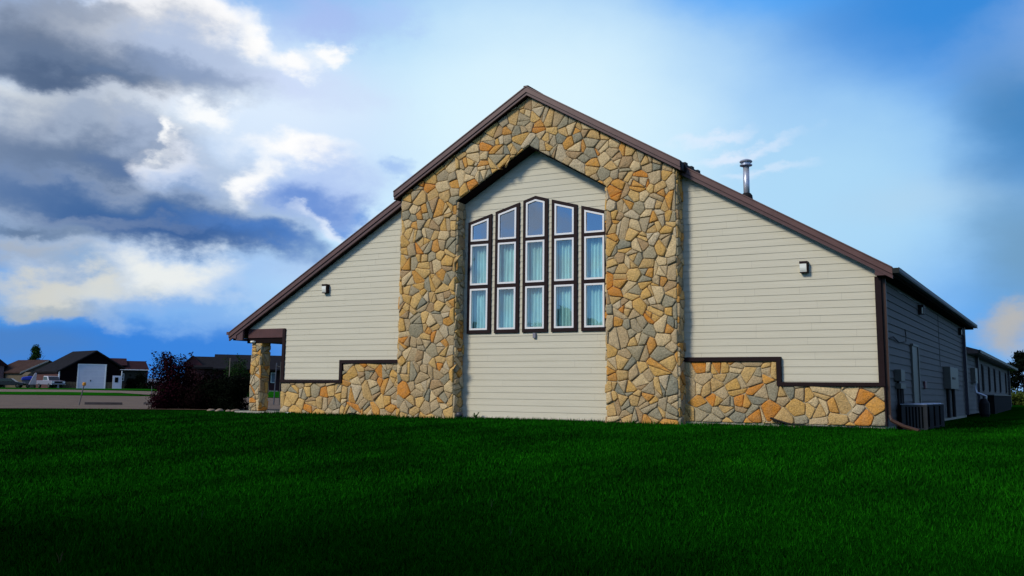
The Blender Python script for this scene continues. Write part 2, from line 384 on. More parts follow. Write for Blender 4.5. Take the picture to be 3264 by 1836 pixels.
def _lawn_detail(m):
    t = m.node_tree; b = t.nodes['Principled BSDF']; src = b.inputs['Base Color'].links[0].from_socket
    tc = N(t, 'ShaderNodeTexCoord')
    n = N(t, 'ShaderNodeTexNoise'); n.inputs['Scale'].default_value = 9; n.inputs['Detail'].default_value = 6; n.inputs['Roughness'].default_value = .7
    L(t, tc.outputs['Object'], n.inputs['Vector'])
    r = N(t, 'ShaderNodeMapRange'); L(t, n.outputs['Fac'], r.inputs[0]); r.inputs[1].default_value = .3; r.inputs[2].default_value = .7; r.inputs[3].default_value = .55; r.inputs[4].default_value = 1.4
    mx = N(t, 'ShaderNodeMix', data_type='RGBA', blend_type='MULTIPLY'); mx.inputs[0].default_value = 1; L(t, src, mx.inputs[6])
    cmb = N(t, 'ShaderNodeCombineColor')
    for i in range(3): L(t, r.outputs[0], cmb.inputs[i])
    L(t, cmb.outputs[0], mx.inputs[7]); L(t, mx.outputs[2], b.inputs['Base Color'])
_ta, _tb = ground_at(2521, 1451), ground_at(1690, 1655)
TRACK = math.atan2(_tb.y-_ta.y, _tb.x-_ta.x)
def _streaks(m):
    # worn wheel tracks and mower passes that run across the lawn
    t = m.node_tree; b = t.nodes['Principled BSDF']; src = b.inputs['Base Color'].links[0].from_socket
    tc = N(t, 'ShaderNodeTexCoord'); mr_ = N(t, 'ShaderNodeMapping'); mr_.inputs['Rotation'].default_value = (0, 0, -TRACK); L(t, tc.outputs['Object'], mr_.inputs[0])
    mp = N(t, 'ShaderNodeMapping'); mp.inputs['Scale'].default_value = (.10, .85, 1); L(t, mr_.outputs[0], mp.inputs[0])
    n = N(t, 'ShaderNodeTexNoise'); n.inputs['Scale'].default_value = 1.0; n.inputs['Detail'].default_value = 4; n.inputs['Roughness'].default_value = .55; L(t, mp.outputs[0], n.inputs['Vector'])
    r = N(t, 'ShaderNodeMapRange', interpolation_type='SMOOTHSTEP'); L(t, n.outputs['Fac'], r.inputs[0]); r.inputs[1].default_value = .36; r.inputs[2].default_value = .56; r.inputs[3].default_value = .70; r.inputs[4].default_value = 1.1
    mx = N(t, 'ShaderNodeMix', data_type='RGBA', blend_type='MULTIPLY'); mx.inputs[0].default_value = 1; L(t, src, mx.inputs[6])
    cmb = N(t, 'ShaderNodeCombineColor')
    for i in range(3): L(t, r.outputs[0], cmb.inputs[i])
    L(t, cmb.outputs[0], mx.inputs[7]); L(t, mx.outputs[2], b.inputs['Base Color'])
_lawn_detail(lawn_mat); _streaks(lawn_mat)
me.materials.append(lawn_mat)
o = bpy.data.objects.new('lawn', me); COL.objects.link(o); tag(o, kind='structure')

def sheet(name, pix, m, lift=.02, kind='structure'):
    """a road sheet from a strip of pixel pairs (far, near) laid on the ground, finely cut so that it follows it"""
    v = []; f = []; K = 10
    cols = []
    for (fx, fy, nx, ny) in pix:
        a = ground_at(fx, fy); b = ground_at(nx, ny); cols.append((a, b))
    dense = []
    for k in range(len(cols)-1):
        for s in range(6):
            t_ = s/6; dense.append((cols[k][0].lerp(cols[k+1][0], t_), cols[k][1].lerp(cols[k+1][1], t_)))
    dense.append(cols[-1])
    for a, b in dense:
        for s in range(K+1):
            p = b.lerp(a, s/K); v.append((p.x, p.y, hz(p.x, p.y)+lift))
    for k in range(len(dense)-1):
        for s in range(K): f.append((k*(K+1)+s, k*(K+1)+s+1, (k+1)*(K+1)+s+1, (k+1)*(K+1)+s))
    me = bpy.data.meshes.new(name); me.from_pydata(v, [], f); me.materials.append(m)
    o = bpy.data.objects.new(name, me); COL.objects.link(o); tag(o, kind=kind); return o
asphalt = mat('worn_asphalt', (.112, .072, .042), .9, var=.22, vscale=.8, bump=.4, bscale=30)
sheet('parking_lot', [(-400, 1257, -400, 1302), (0, 1258, 0, 1303), (250, 1261, 250, 1304), (440, 1264, 500, 1306), (560, 1262, 660, 1308), (800, 1266, 840, 1308), (1100, 1270, 1150, 1306)], asphalt, .02)
sheet('street', [(-400, 1240, -400, 1248), (0, 1241, 0, 1249.5), (220, 1243, 220, 1251), (380, 1246, 380, 1253), (520, 1249, 520, 1262), (640, 1250, 640, 1262)], mat('street_asphalt', (.15, .10, .062), .9, var=.15, vscale=.5), .03)

verge = mat('verge_turf', (.008, .085, .004), 1.0, spec=0, var=.25, vscale=.5)
sheet('grass_verge', [(-400, 1249, -400, 1257), (0, 1250, 0, 1259), (220, 1251, 220, 1261), (330, 1253, 330, 1262.5), (445, 1260, 445, 1263.5)], verge, .05)
sheet('grass_verge', [(-100, 1236.5, -100, 1240.5), (100, 1237.5, 100, 1242), (300, 1239.5, 300, 1243.5), (470, 1240.5, 470, 1246), (560, 1240, 560, 1249), (640, 1240, 640, 1251)], verge, .05)
sheet('grass_verge', [(820, 1243, 820, 1268), (900, 1244, 900, 1270), (1000, 1246, 1000, 1272)], verge, .06)

# grass blades near the camera and along the foot of the walls
def blades():
    ea, eb = ground_at(-150, 1302), ground_at(690, 1308)      # the lawn ends here at the parking lot
    EDGE = lambda x: ea.y+(eb.y-ea.y)*(x-ea.x)/(eb.x-ea.x)-.05
    n1, n2, n3 = 210000, 50000, 6000
    d = 5.6 + rng.random(n1)**1.3*15.5; a = -(rng.random(n1)*1.30-.65)   # around the view axis
    ax = -YAW
    X = 9.44 + d*np.sin(ax-a); Y = -21.461 + d*np.cos(ax-a)
    d4 = 17+rng.random(70000)**.9*17; a4 = rng.random(70000)*1.24-.62
    X = np.concatenate([X, 9.44+d4*np.sin(ax-a4)]); Y = np.concatenate([Y, -21.461+d4*np.cos(ax-a4)])
    X2 = rng.uniform(-14, 12, n2); Y2 = -.5-rng.random(n2)**1.6*5.0
    X3 = rng.uniform(-9, 10, n3); Y3 = -.12 - rng.random(n3)*.35
    X = np.concatenate([X, X2, X3]); Y = np.concatenate([Y, Y2, Y3])
    u = X-SH*Y
    keep = ((Y < -.10) | (u > 9.3)) & ((u > -11.0) | (Y < EDGE(X))) & ~((np.abs(u) < 4.45) & (np.abs(u) > 2.15) & (Y > -.52)) & ~((np.abs(u) < 9.2) & (Y > -.14)) & ~((u > 9) & (u < 9.75) & (Y > .9) & (Y < 5.3))
    X, Y = X[keep], Y[keep]; u = X-SH*Y; n = len(X)
    Z = np.array([hz(x, y) for x, y in zip(X, Y)])-.012
    near = np.hypot(X-9.44, Y+21.461)
    h = rng.uniform(.035, .075, n)*(1+.35*(rng.random(n) < .04))*np.where((Y > -.7) & (Y < 0) & (np.abs(u) < 9.2), rng.uniform(.9, 2.2, n), 1); w = rng.uniform(.003, .006, n)*(1+near/9)
    th = rng.uniform(0, 2*np.pi, n); lean = rng.uniform(0, .8, n)*h; la = rng.uniform(0, 2*np.pi, n)
    V = np.zeros((n, 3, 3)); dx = np.cos(th)*w; dy = np.sin(th)*w
    V[:, 0] = np.stack([X-dx, Y-dy, Z], 1); V[:, 1] = np.stack([X+dx, Y+dy, Z], 1)
    V[:, 2] = np.stack([X+lean*np.cos(la), Y+lean*np.sin(la), Z+h], 1)
    me = bpy.data.meshes.new('grass_blades'); me.vertices.add(n*3); me.vertices.foreach_set('co', V.reshape(-1))
    me.loops.add(n*3); me.loops.foreach_set('vertex_index', np.arange(n*3, dtype=np.int32))
    me.polygons.add(n); me.polygons.foreach_set('loop_start', np.arange(0, n*3, 3, dtype=np.int32)); me.update()
    gm = mat('grass_blade', (.0018, .034, .0006), .9, spec=.02, color2=(.0062, .088, .0014), vscale=.30, island=.5)
    _streaks(gm); me.materials.append(gm); o = bpy.data.objects.new('grass', me); COL.objects.link(o)
    tag(o, 'short dark green grass of the lawn in front of the church', 'grass', kind='stuff')
blades()

# ------------------------------------------------------------------ the church
church = thing('church', 'beige church with a tall fieldstone gable around five tall windows', 'church')
SL = .605
def siding(polys, place, lap=.178, z0=.07, lip=.0105):
    RJ = random.Random(5)
    mb = MB(); zt = max(p[1] for q in polys for p in q); k = 0
    while z0+k*lap < zt:
        a = z0+k*lap; b = a+lap
        for q in polys:
            c = clip(clip(q, 0, -1, -a), 0, 1, b)
            c = clean(c, .0005)
            if len(c) < 3 or abs(area(c)) < 1e-5: continue
            xa_, xb_ = min(p[0] for p in c), max(p[0] for p in c); parts = [c]
            if xb_-xa_ > 2.2 and RJ.random() < .75:
                xj = RJ.uniform(xa_+.5, xb_-.5); parts = [clip(c, 1, 0, xj-.0010), clip(c, -1, 0, -(xj+.0010))]
            jit = RJ.uniform(-.0015, .0015)
            for c_ in parts:
                if len(c_) >= 3: mb.face([place(p[0], (lip+jit)*(1-(p[1]-a)/lap)+.002, p[1]) for p in c_])
            bot = sorted(p[0] for p in c if abs(p[1]-a) < 1e-4)
            if len(bot) >= 2:
                s0, s1 = bot[0], bot[-1]
                mb.face([place(s0, lip+.002, a), place(s1, lip+.002, a), place(s1, -.004, a), place(s0, -.004, a)])
        k += 1
    return mb
front = lambda s, off, z: B(s, -off, z)
RB = lambda u: 9.17-SL*abs(u)                     # underside of the wing roof
siding([[(-8.93, 1.0), (-6.60, 1.0), (-6.60, RB(6.60)), (-8.93, RB(8.93))], [(-6.60, 1.62), (-4.15, 1.62), (-4.15, RB(4.15)), (-6.60, RB(6.60))],
        [(-10.52, 2.78), (-8.93, 2.78), (-8.93, RB(8.93)), (-10.52, RB(10.52))]], front).build('siding_wall', M['siding'], church)
siding([[(6.60, 1.0), (8.90, 1.0), (8.90, RB(8.90)), (6.60, RB(6.60))], [(4.15, 1.62), (6.60, 1.62), (6.60, RB(6.60)), (4.15, RB(4.15))]], front).build('siding_wall', M['siding'], church)
# centre wall around the window openings
WINS = [(-2.172, -1.398, 5.775, 5.99), (-1.277, -.503, 6.03, 6.25), (-.387, .387, 6.285, 6.285), (.503, 1.277, 6.25, 6.03), (1.398, 2.172, 5.99, 5.775)]
WB = 2.475
ARCH = lambda u: 7.86-.61*abs(u)
cp = [[(-2.5, .07), (2.5, .07), (2.5, WB), (-2.5, WB)]]
xs = [-2.5]
for (a, b, l, r) in WINS: xs += [a+.05, b-.05]
xs.append(2.5)
for k in range(0, len(xs), 2):
    a, b = xs[k], xs[k+1]; pts = [(a, WB), (b, WB), (b, ARCH(b))] + ([(0, ARCH(0))] if a < 0 < b else []) + [(a, ARCH(a))]; cp.append(pts)
for (a, b, l, r) in WINS:
    a += .05; b -= .05
    if l == r: cp.append([(a, l-.03), (0, 6.37), (0, ARCH(0)), (a, ARCH(a))]); cp.append([(0, 6.37), (b, r-.03), (b, ARCH(b)), (0, ARCH(0))])
    else: cp.append([(a, l-.03), (b, r-.03), (b, ARCH(b)), (a, ARCH(a))])
siding(cp, front).build('siding_wall', M['siding'], church)

# windows
def inset_top(a, b, l, r, d):
    """outline of a window narrowed by d on each side, its top lowered square to the slope"""
    if l == r:
        s = (6.40-6.285)/.387; k = d*math.hypot(1, s)
        return [(a+d, l-k+s*d), (0, 6.40-k), (b-d, r-k+s*d)]
    s = (r-l)/(b-a); k = d*math.hypot(1, s)
    return [(a+d, l+s*d-k), (b-d, r-s*d-k)]
def frame_ring(mb, outer, inner, y0, y1):
    n = len(outer)
    for i in range(n):
        j = (i+1) % n
        for (A, Bq) in (((outer[i], outer[j]), (inner[j], inner[i])),):
            mb.face([B(A[0][0], y0, A[0][1]), B(A[1][0], y0, A[1][1]), B(Bq[0][0], y0, Bq[0][1]), B(Bq[1][0], y0, Bq[1][1])])
        mb.face([B(outer[i][0], y0, outer[i][1]), B(outer[j][0], y0, outer[j][1]), B(outer[j][0], y1, outer[j][1]), B(outer[i][0], y1, outer[i][1])])
        mb.face([B(inner[i][0], y0, inner[i][1]), B(inner[j][0], y0, inner[j][1]), B(inner[j][0], y1, inner[j][1]), B(inner[i][0], y1, inner[i][1])])
for wi, (a, b, l, r) in enumerate(WINS):
    ca, cb = a+.098, b-.098
    lights = [[(ca, 2.575), (cb, 2.575), (cb, 3.785), (ca, 3.785)], [(ca, 3.895), (cb, 3.895), (cb, 5.10), (ca, 5.10)]]
    top = inset_top(a, b, l, r, .098)
    lights.append([(ca, 5.20), (cb, 5.20)] + top[::-1])
    mb = MB(); Y0, Y1 = -.052, .05
    mb.box(a, ca, Y0, Y1, WB, lights[2][-1][1]); mb.box(cb, b, Y0, Y1, WB, lights[2][2][1])
    for (z0, z1) in ((WB, 2.575), (3.785, 3.895), (5.10, 5.20)): mb.box(ca, cb, Y0+.001, Y1, z0, z1)
    otop = inset_top(a, b, l, r, 0)
    if l == r:
        mb.prism([(a, top[0][1]), (ca, top[0][1]), (0, top[1][1]), (0, otop[1][1]), (a, l)], Y0, Y1); mb.prism([(0, top[1][1]), (cb, top[2][1]), (b, top[2][1]), (b, r), (0, otop[1][1])], Y0, Y1)
    else:
        mb.prism([(a, top[0][1]), (ca, top[0][1]), (cb, top[1][1]), (b, top[1][1]), (b, r), (a, l)], Y0, Y1)
    win = mb.build('window', M['trim'], church)
    for k, q in enumerate(lights):
        cx = sum(p[0] for p in q)/len(q); cz = (q[0][1]+q[2][1])/2
        if k < 2: qi = [(q[0][0]+.05, q[0][1]+.05), (q[1][0]-.05, q[1][1]+.05), (q[2][0]-.05, q[2][1]-.05), (q[3][0]+.05, q[3][1]-.05)]
        else:
            ti = inset_top(a, b, l, r, .148)
            qi = [(q[0][0]+.05, 5.25), (q[1][0]-.05, 5.25)] + ti[::-1]
        mb = MB(); frame_ring(mb, q, qi, -.064, .03)
        mid = [((p[0]+p2[0])/2, (p[1]+p2[1])/2) for p, p2 in zip(q, qi)]
        mb.build('sash', M['white'], win)
        mb = MB(); mb.face([B(p[0], -.022, p[1]) for p in qi]); mb.build('pane', M['glass_hi'] if k == 2 else M['glass_lo'], win, fix=False)
        if k < 2:
            mb = MB(); nx = 36; zz0, zz1 = q[0][1]-.03, q[2][1]+.03; ph = wi*1.7+k
            rows = []
            for jz in range(5):
                z = zz0+(zz1-zz0)*jz/4
                rows.append([mb.vert(B(q[0][0]-.03+(q[1][0]-q[0][0]+.06)*i/nx, .115+.030*math.sin(i*1.05+ph+.5*math.sin(i*.37+ph))+.012*math.sin(i*.43+jz*.5), z)) for i in range(nx+1)])
            for jz in range(4):
                for i in range(nx): mb.f.append([rows[jz][i], rows[jz][i+1], rows[jz+1][i+1], rows[jz+1][i]])
            mb.build('curtain', M['curtain'], win, smooth=True)
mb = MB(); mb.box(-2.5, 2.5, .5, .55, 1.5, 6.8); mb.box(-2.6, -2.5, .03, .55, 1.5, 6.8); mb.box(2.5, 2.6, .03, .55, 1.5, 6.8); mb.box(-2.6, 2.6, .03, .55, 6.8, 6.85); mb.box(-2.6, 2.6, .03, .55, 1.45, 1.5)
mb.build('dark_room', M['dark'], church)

# stonework: a power diagram of irregular stones, each with rounded raised faces
def stones(region, place, dens=(.21, .38), gap=.007, relief=.05, seed=1, zs=1.0):
    R = random.Random(seed); mb = MB()
    reg = region if area(region) > 0 else region[::-1]
    x0, x1 = min(p[0] for p in reg), max(p[0] for p in reg); y0, y1 = min(p[1] for p in reg), max(p[1] for p in reg)
    pts = []; cell = .6; grid = {}
    tries = int((x1-x0+1)*(y1-y0+1)/(.11*.11)*14)
    for _ in range(tries):
        x, y = R.uniform(x0-.3, x1+.3), R.uniform(y0-.3, y1+.3); r = R.uniform(*dens) if R.random() < .8 else R.uniform(dens[0]*.6, dens[0])
        gx_, gy_ = int(x//cell), int(y//cell); ok = True
        for i in (-1, 0, 1):
            for j in (-1, 0, 1):
                for (qx, qy, qr) in grid.get((gx_+i, gy_+j), ()):
                    if math.hypot((x-qx), (y-qy)*zs) < .80*(r+qr): ok = False; break
                if not ok: break
            if not ok: break
        if ok: pts.append((x, y, r)); grid.setdefault((gx_, gy_), []).append((x, y, r))
    cells = []
    for (x, y, r) in pts:
        poly = reg[:]
        for (qx, qy, qr) in pts:
            dd = math.hypot(qx-x, qy-y)
            if dd < 1e-6 or dd > 1.25: continue
            a, b_ = 2*(qx-x), 2*(qy-y)
            poly = clip(poly, a, b_, qx*qx+qy*qy-x*x-y*y-qr*qr+r*r)
            if len(poly) < 3: break
        poly = clean(poly)
        if len(poly) < 3: continue
        A = abs(area(poly))
        if A < .0012: continue
        subs = []; todo = [(poly, dens[0]**2*R.uniform(1.3, 4.2))]
        while todo:                                   # break large cells by crooked cuts, as a mason breaks slabs
            q, lim = todo.pop()
            if len(q) < 3: continue
            Aq = abs(area(q))
            if Aq < lim or Aq < .012: subs.append(q); continue
            cx = sum(p[0] for p in q)/len(q); cy = sum(p[1] for p in q)/len(q)
            far = max(q, key=lambda p: math.hypot(p[0]-cx, p[1]-cy)); th = math.atan2(far[1]-cy, far[0]-cx)+R.gauss(0, .45)
            a, b_ = math.cos(th), math.sin(th); off = R.gauss(0, .16)*math.sqrt(Aq)
            for sg in (1, -1): todo.append((clean(clip(q, sg*a, sg*b_, sg*(a*cx+b_*cy+off))), dens[0]**2*R.uniform(1.0, 4.2)))
        cells += [s for s in subs if len(s) >= 3 and abs(area(s)) > .0012]
    for poly in cells:
        if area(poly) < 0: poly = poly[::-1]
        # pull every side in by the half joint
        n = len(poly); out = []
        for i in range(n):
            p, q, s_ = Vector(poly[i-1]), Vector(poly[i]), Vector(poly[(i+1) % n])
            e1 = (q-p); e2 = (s_-q)
            if e1.length < 1e-6 or e2.length < 1e-6: continue
            n1 = Vector((-e1.y, e1.x))/e1.length; n2 = Vector((-e2.y, e2.x))/e2.length
            m_ = n1+n2
            if m_.length < .25: m_ = n1*1.0
            else: m_ = m_/max(m_.dot(n1), .5)
            out.append(q+m_*gap*R.uniform(.7, 1.5))
        if len(out) < 3: continue
        if area([tuple(o_) for o_ in out]) < .0008: continue
        for it in range(2):
            cut = (.09, .25)[it]; nw = []
            for i in range(len(out)):
                p, q = out[i], out[(i+1) % len(out)]; nw += [p.lerp(q, cut), p.lerp(q, 1-cut)]
            out = nw
        c = sum(out, Vector((0, 0)))/len(out); rm = sum((p-c).length for p in out)/len(out)
        h = relief*R.uniform(.5, 1.35); tilt = (R.uniform(-.09, .09), R.uniform(-.09, .09))
        rings = []
        for (sc, hh) in ((1.0, -.02), (1.0, h*.55), (1-min(.010/rm, .3), h*.90), (1-min(.028/rm, .5), h)):
            ring = []
            for p in out:
                q = c+(p-c)*sc; wob = .010*mnoise.noise(Vector((q.x*9, q.y*9, seed)))
                hq = hh+((q-c).x*tilt[0]+(q-c).y*tilt[1]+wob if hh > 0 else 0)
                ring.append(mb.vert(place(q.x, hq, q.y)))
            rings.append(ring)
        m = len(out)
        for k in range(3):
            for i in range(m): mb.f.append([rings[k][i], rings[k][(i+1) % m], rings[k+1][(i+1) % m], rings[k+1][i]])
        cv = mb.vert(place(c.x, h*1.06, c.y))
        for i in range(m): mb.f.append([rings[3][i], rings[3][(i+1) % m], cv])
    return mb
YS = -.40
PO, PI_ = 4.225, 2.31
gable = [(-PO, -.12), (-PI_, -.12), (-PI_, 6.38), (0, 7.79), (PI_, 6.38), (PI_, -.12), (PO, -.12), (PO, 6.68), (0, 9.24), (-PO, 6.68)]
core = MB()
core.prism([(-PO+.01, -.15), (-PI_-.01, -.15), (-PI_-.01, 6.39), (-PO+.01, 6.68)], YS, -.03)
core.prism([(PI_+.01, -.15), (PO-.01, -.15), (PO-.01, 6.68), (PI_+.01, 6.39)], YS, -.03)
core.prism([(-PO+.01, 6.68), (-PI_-.01, 6.39), (0, 7.80), (0, 9.24)], YS+.001, -.03)
core.prism([(0, 9.24), (0, 7.80), (PI_+.01, 6.39), (PO-.01, 6.68)], YS+.001, -.03)
gp = core.build('stone_gable', M['mortar'], church)
stones(gable, lambda s, o, z: B(s, YS-o, z), seed=3).build('facing_stone', M['stone'], gp, smooth=True)
for (u, sg, sd) in ((PO-.01, 1, 11), (-PI_-.01, 1, 12), (PI_+.01, -1, 13), (-PO+.01, -1, 14)):
    zt = 6.66 if abs(u) > 3 else 6.36
    q = stones([(-.42, -.12), (-.02, -.12), (-.02, zt), (-.42, zt)], lambda s, o, z, u=u, sg=sg: B(u+sg*o, s, z), dens=(.17, .25), seed=sd)
    q.build('return_stone', M['stone'], gp, smooth=True)
mb = MB()
for sg in (-1, 1):
    mb.prism([(sg*(PI_+.03), 6.335), (0, 7.745), (0, 7.80), (sg*(PI_+.03), 6.39)], YS+.03, -.02)
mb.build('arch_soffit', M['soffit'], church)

# low stone skirts with their brown caps
for sg in (-1, 1):
    e = 8.95 if sg > 0 else 8.97
    zb = .10 if sg > 0 else -.02
    reg = [(sg*4.22, zb), (sg*e, zb), (sg*e, 1.02), (sg*6.54, 1.02), (sg*6.54, 1.625), (sg*4.22, 1.625)]
    mb = MB(); mb.prism(reg, -.035, -.002)
    sk = mb.build('stone_skirt', M['mortar'], church)
    stones(reg, lambda s, o, z: B(s, -.035-o, z), seed=21+sg, relief=.045).build('facing_stone', M['stone'], sk, smooth=True)
    mb = MB()
    mb.prism([(sg*4.22, 1.63), (sg*6.64, 1.63), (sg*6.64, 1.735), (sg*4.22, 1.735)], -.115, -.004)
    mb.prism([(sg*6.54, 1.02), (sg*6.64, 1.02), (sg*6.64, 1.63), (sg*6.54, 1.63)], -.113, -.004)
    mb.prism([(sg*6.64, 1.025), (sg*(e+.02), 1.025), (sg*(e+.02), 1.115), (sg*6.64, 1.115)], -.115, -.004)
    mb.build('cap_trim', M['trim'], church)
mb = MB(); mb.box(8.83, 8.96, -.085, .02, 1.115, 3.62); mb.box(8.935, 8.965, -.083, .12, .1, 3.62); mb.build('corner_board', M['trim'], church)
mb = MB(); mb.box(-9.02, -8.91, -.05, .12, 1.115, 2.78); mb.build('corner_board', M['trim'], church)
mb = MB(); mb.box(4.2, 8.93, -.045, .05, -.3, .10); mb.box(-2.3, 2.3, -.02, .05, -.3, .068); mb.box(-8.97, -4.2, -.03, .05, -.3, -.02)
mb.build('foundation', M['concrete'], church)
# bare soil where the lawn stops short of the walls
mb = MB()
for (u0, u1, ya) in ((-2.28, 2.28, -.19), (4.3, 9.1, -.26), (2.32, 4.3, -.60), (-8.9, -4.4, -.14)):
    n = 24
    for k in range(n):
        ua, ub = u0+(u1-u0)*k/n, u0+(u1-u0)*(k+1)/n; fa = ya+.05*mnoise.noise(Vector((ua*3, 0, 7))); fb = ya+.05*mnoise.noise(Vector((ub*3, 0, 7)))
        mb.face([B(ua, fa, -.004), B(ub, fb, -.004), B(ub, .0 if u0 != 2.32 else -.43, .022), B(ua, .0 if u0 != 2.32 else -.43, .022)])
tag(mb.build('soil', mat('bare_soil', (.045, .028, .018), .95, var=.4, vscale=9, bump=.6)), kind='structure')

# roof: main slabs, rake trim in two steps, the raised cap over the stone gable
ROOF_BACK = 18.2
def zt(u, c=9.40): return c-SL*abs(u)
LE, RE = -11.13, 9.25
mb = MB()
mb.prism([(LE, zt(LE)-.03), (0, 9.37), (0, 9.25), (LE, zt(LE)-.15)], -.20, ROOF_BACK)
mb.prism([(0, 9.37), (RE, zt(RE)-.03), (RE, zt(RE)-.15), (0, 9.25)], -.20, ROOF_BACK)
roof = mb.build('roof', M['roof'], church)
mb = MB()
mb.prism([(-4.41, zt(4.41, 9.49)-.02), (0, 9.47), (0, 9.36), (-4.41, zt(4.41, 9.49)-.13)], -.565, .9)
mb.prism([(0, 9.47), (4.41, zt(4.41, 9.49)-.02), (4.41, zt(4.41, 9.49)-.13), (0, 9.36)], -.565, .9)
mb.build('gable_cap', M['roof'], roof)
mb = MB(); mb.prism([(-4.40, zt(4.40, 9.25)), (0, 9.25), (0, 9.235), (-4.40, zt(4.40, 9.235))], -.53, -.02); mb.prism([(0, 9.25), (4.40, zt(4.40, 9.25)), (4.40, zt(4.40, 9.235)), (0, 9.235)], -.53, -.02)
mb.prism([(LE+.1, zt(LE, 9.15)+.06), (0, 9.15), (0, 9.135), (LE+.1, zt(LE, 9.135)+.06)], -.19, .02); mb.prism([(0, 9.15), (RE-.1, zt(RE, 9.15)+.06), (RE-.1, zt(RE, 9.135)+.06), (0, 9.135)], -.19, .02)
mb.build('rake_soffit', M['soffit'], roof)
# metal ridge closure
mb = MB(); mb.box(-.07, .07, -.615, .2, 9.455, 9.505); mb.build('ridge_cap', M['blacksteel'], roof)
def rake(name, ue, c, y, t1, t2, u0=0.0):
    for sg, m_, (za, zb), dy in ((None, M['fascia'], (0, -t1), 0), (None, M['fascia_low'], (-t1, -t1-t2), .028)):
        s = 1 if ue > 0 else -1
        mb = MB(); mb.prism([(u0*s, c+za-SL*u0), (ue, zt(ue, c)+za), (ue, zt(ue, c)+zb), (u0*s, c+zb-SL*u0)], y+dy, y+dy+.05)
        if dy == 0: mb.prism([(u0*s, c+.012-SL*u0), (ue, zt(ue, c)+.012), (ue, zt(ue, c)-.02), (u0*s, c-.02-SL*u0)], y-.018, y+.12)
        mb.build(name, m_, roof)
for ue in (-4.41, 4.41): rake('gable_fascia', ue, 9.49, -.60, .165, .085)
for ue in (LE, RE): rake('rake_fascia', ue, 9.40, -.25, .165, .105, 4.0)
# dark ribbed end of the raised cap on the right
mb = MB()
for k in range(6):
    y = -.54+k*.22; mb.box(4.36, 4.43+.02*(k % 2), y, y+.16, zt(4.41, 9.49)-.24, zt(4.41, 9.49)+(.02 if k % 2 else -.015))
mb.build('cap_closure', M['blacksteel'], roof)
# eaves: boxed returns, soffit, gutter
mb = MB(); mb.prism([(8.87, 3.625), (9.235, 3.625), (9.235, zt(9.235)-.20), (8.87, zt(8.87)-.20)], -.215, -.17); mb.build('eave_return', M['fascia_low'], church)
mb = MB(); mb.box(8.90, 9.25, -.17, ROOF_BACK, 3.60, 3.625); mb.box(9.225, 9.25, -.17, ROOF_BACK, 3.625, 3.76); mb.build('eave_soffit', M['soffit'], church)
mb = MB(); mb.prism([(9.252, 3.66), (9.36, 3.66), (9.40, 3.70), (9.40, 3.79), (9.385, 3.79), (9.385, 3.71), (9.355, 3.675), (9.252, 3.675)], -.26, ROOF_BACK+.05); mb.box(9.252, 9.40, -.262, -.25, 3.66, 3.78); mb.box(9.385, 9.41, -.25, ROOF_BACK+.05, 3.655, 3.67); mb.build('gutter', M['gutter'], church)
# left porch: eave box, beam, ceiling, stone column
mb = MB(); mb.prism([(-11.08, 2.50), (-10.82, 2.47), (-10.82, zt(10.82)-.24), (-11.08, zt(11.08)-.20)], -.225, -.17); mb.prism([(-10.84, 2.42), (-10.56, 2.42), (-10.56, zt(10.56)-.24), (-10.84, zt(10.84)-.24)], -.20, -.13); mb.build('eave_return', M['fascia_low'], church)
mb = MB(); mb.box(-11.2, -11.10, -.27, 6, 2.60, 2.70); mb.build('gutter', M['fascia'], church)
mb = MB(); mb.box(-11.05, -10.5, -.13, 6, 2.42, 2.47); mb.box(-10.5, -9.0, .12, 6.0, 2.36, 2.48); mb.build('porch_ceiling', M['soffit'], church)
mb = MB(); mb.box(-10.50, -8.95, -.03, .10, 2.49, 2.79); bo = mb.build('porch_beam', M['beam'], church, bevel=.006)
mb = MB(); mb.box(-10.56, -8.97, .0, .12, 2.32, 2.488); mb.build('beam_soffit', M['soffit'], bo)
mb = MB(); mb.box(-10.33, -9.97, .03, .36, .02, 2.42); pc = mb.build('porch_column', M['mortar'], church)
cs = MB()
for reg, pl, sd in (([(-10.36, .09), (-9.95, .09), (-9.95, 2.32), (-10.36, 2.32)], lambda s, o, z: B(s, .03-o, z), 31), ([(.0, .09), (.38, .09), (.38, 2.40), (.0, 2.40)], lambda s, o, z: B(-9.97+o, s, z), 32), ([(.0, .09), (.38, .09), (.38, 2.40), (.0, 2.40)], lambda s, o, z: B(-10.33-o, s, z), 33), ([(-10.36, .09), (-9.95, .09), (-9.95, 2.32), (-10.36, 2.32)], lambda s, o, z: B(s, .36+o, z), 34)):
    q = stones(reg, pl, dens=(.135, .20), gap=.007, relief=.04, seed=sd, zs=.5); k = len(cs.v); cs.v += q.v; cs.f += [[i+k for i in f] for f in q.f]
cs.build('facing_stone', M['stone'], pc, smooth=True)
mb = MB(); mb.lathe(B(-10.28, -.02, 2.34), [(.02, .06), (.09, .05), (.10, .02), (.07, -.02)], 12); mb.build('ceiling_lamp', M['lens'], church, smooth=True)
mb = MB(); mb.box(-8.93, -8.83, .03, 17.2, -.1, 3.9); mb.build('porch_wall', M['siding'], church)
mb = MB(); mb.box(-10.9, -8.95, -.06, 1.2, -.2, .075); mb.build('porch_slab', M['concrete'], church, bevel=.01)

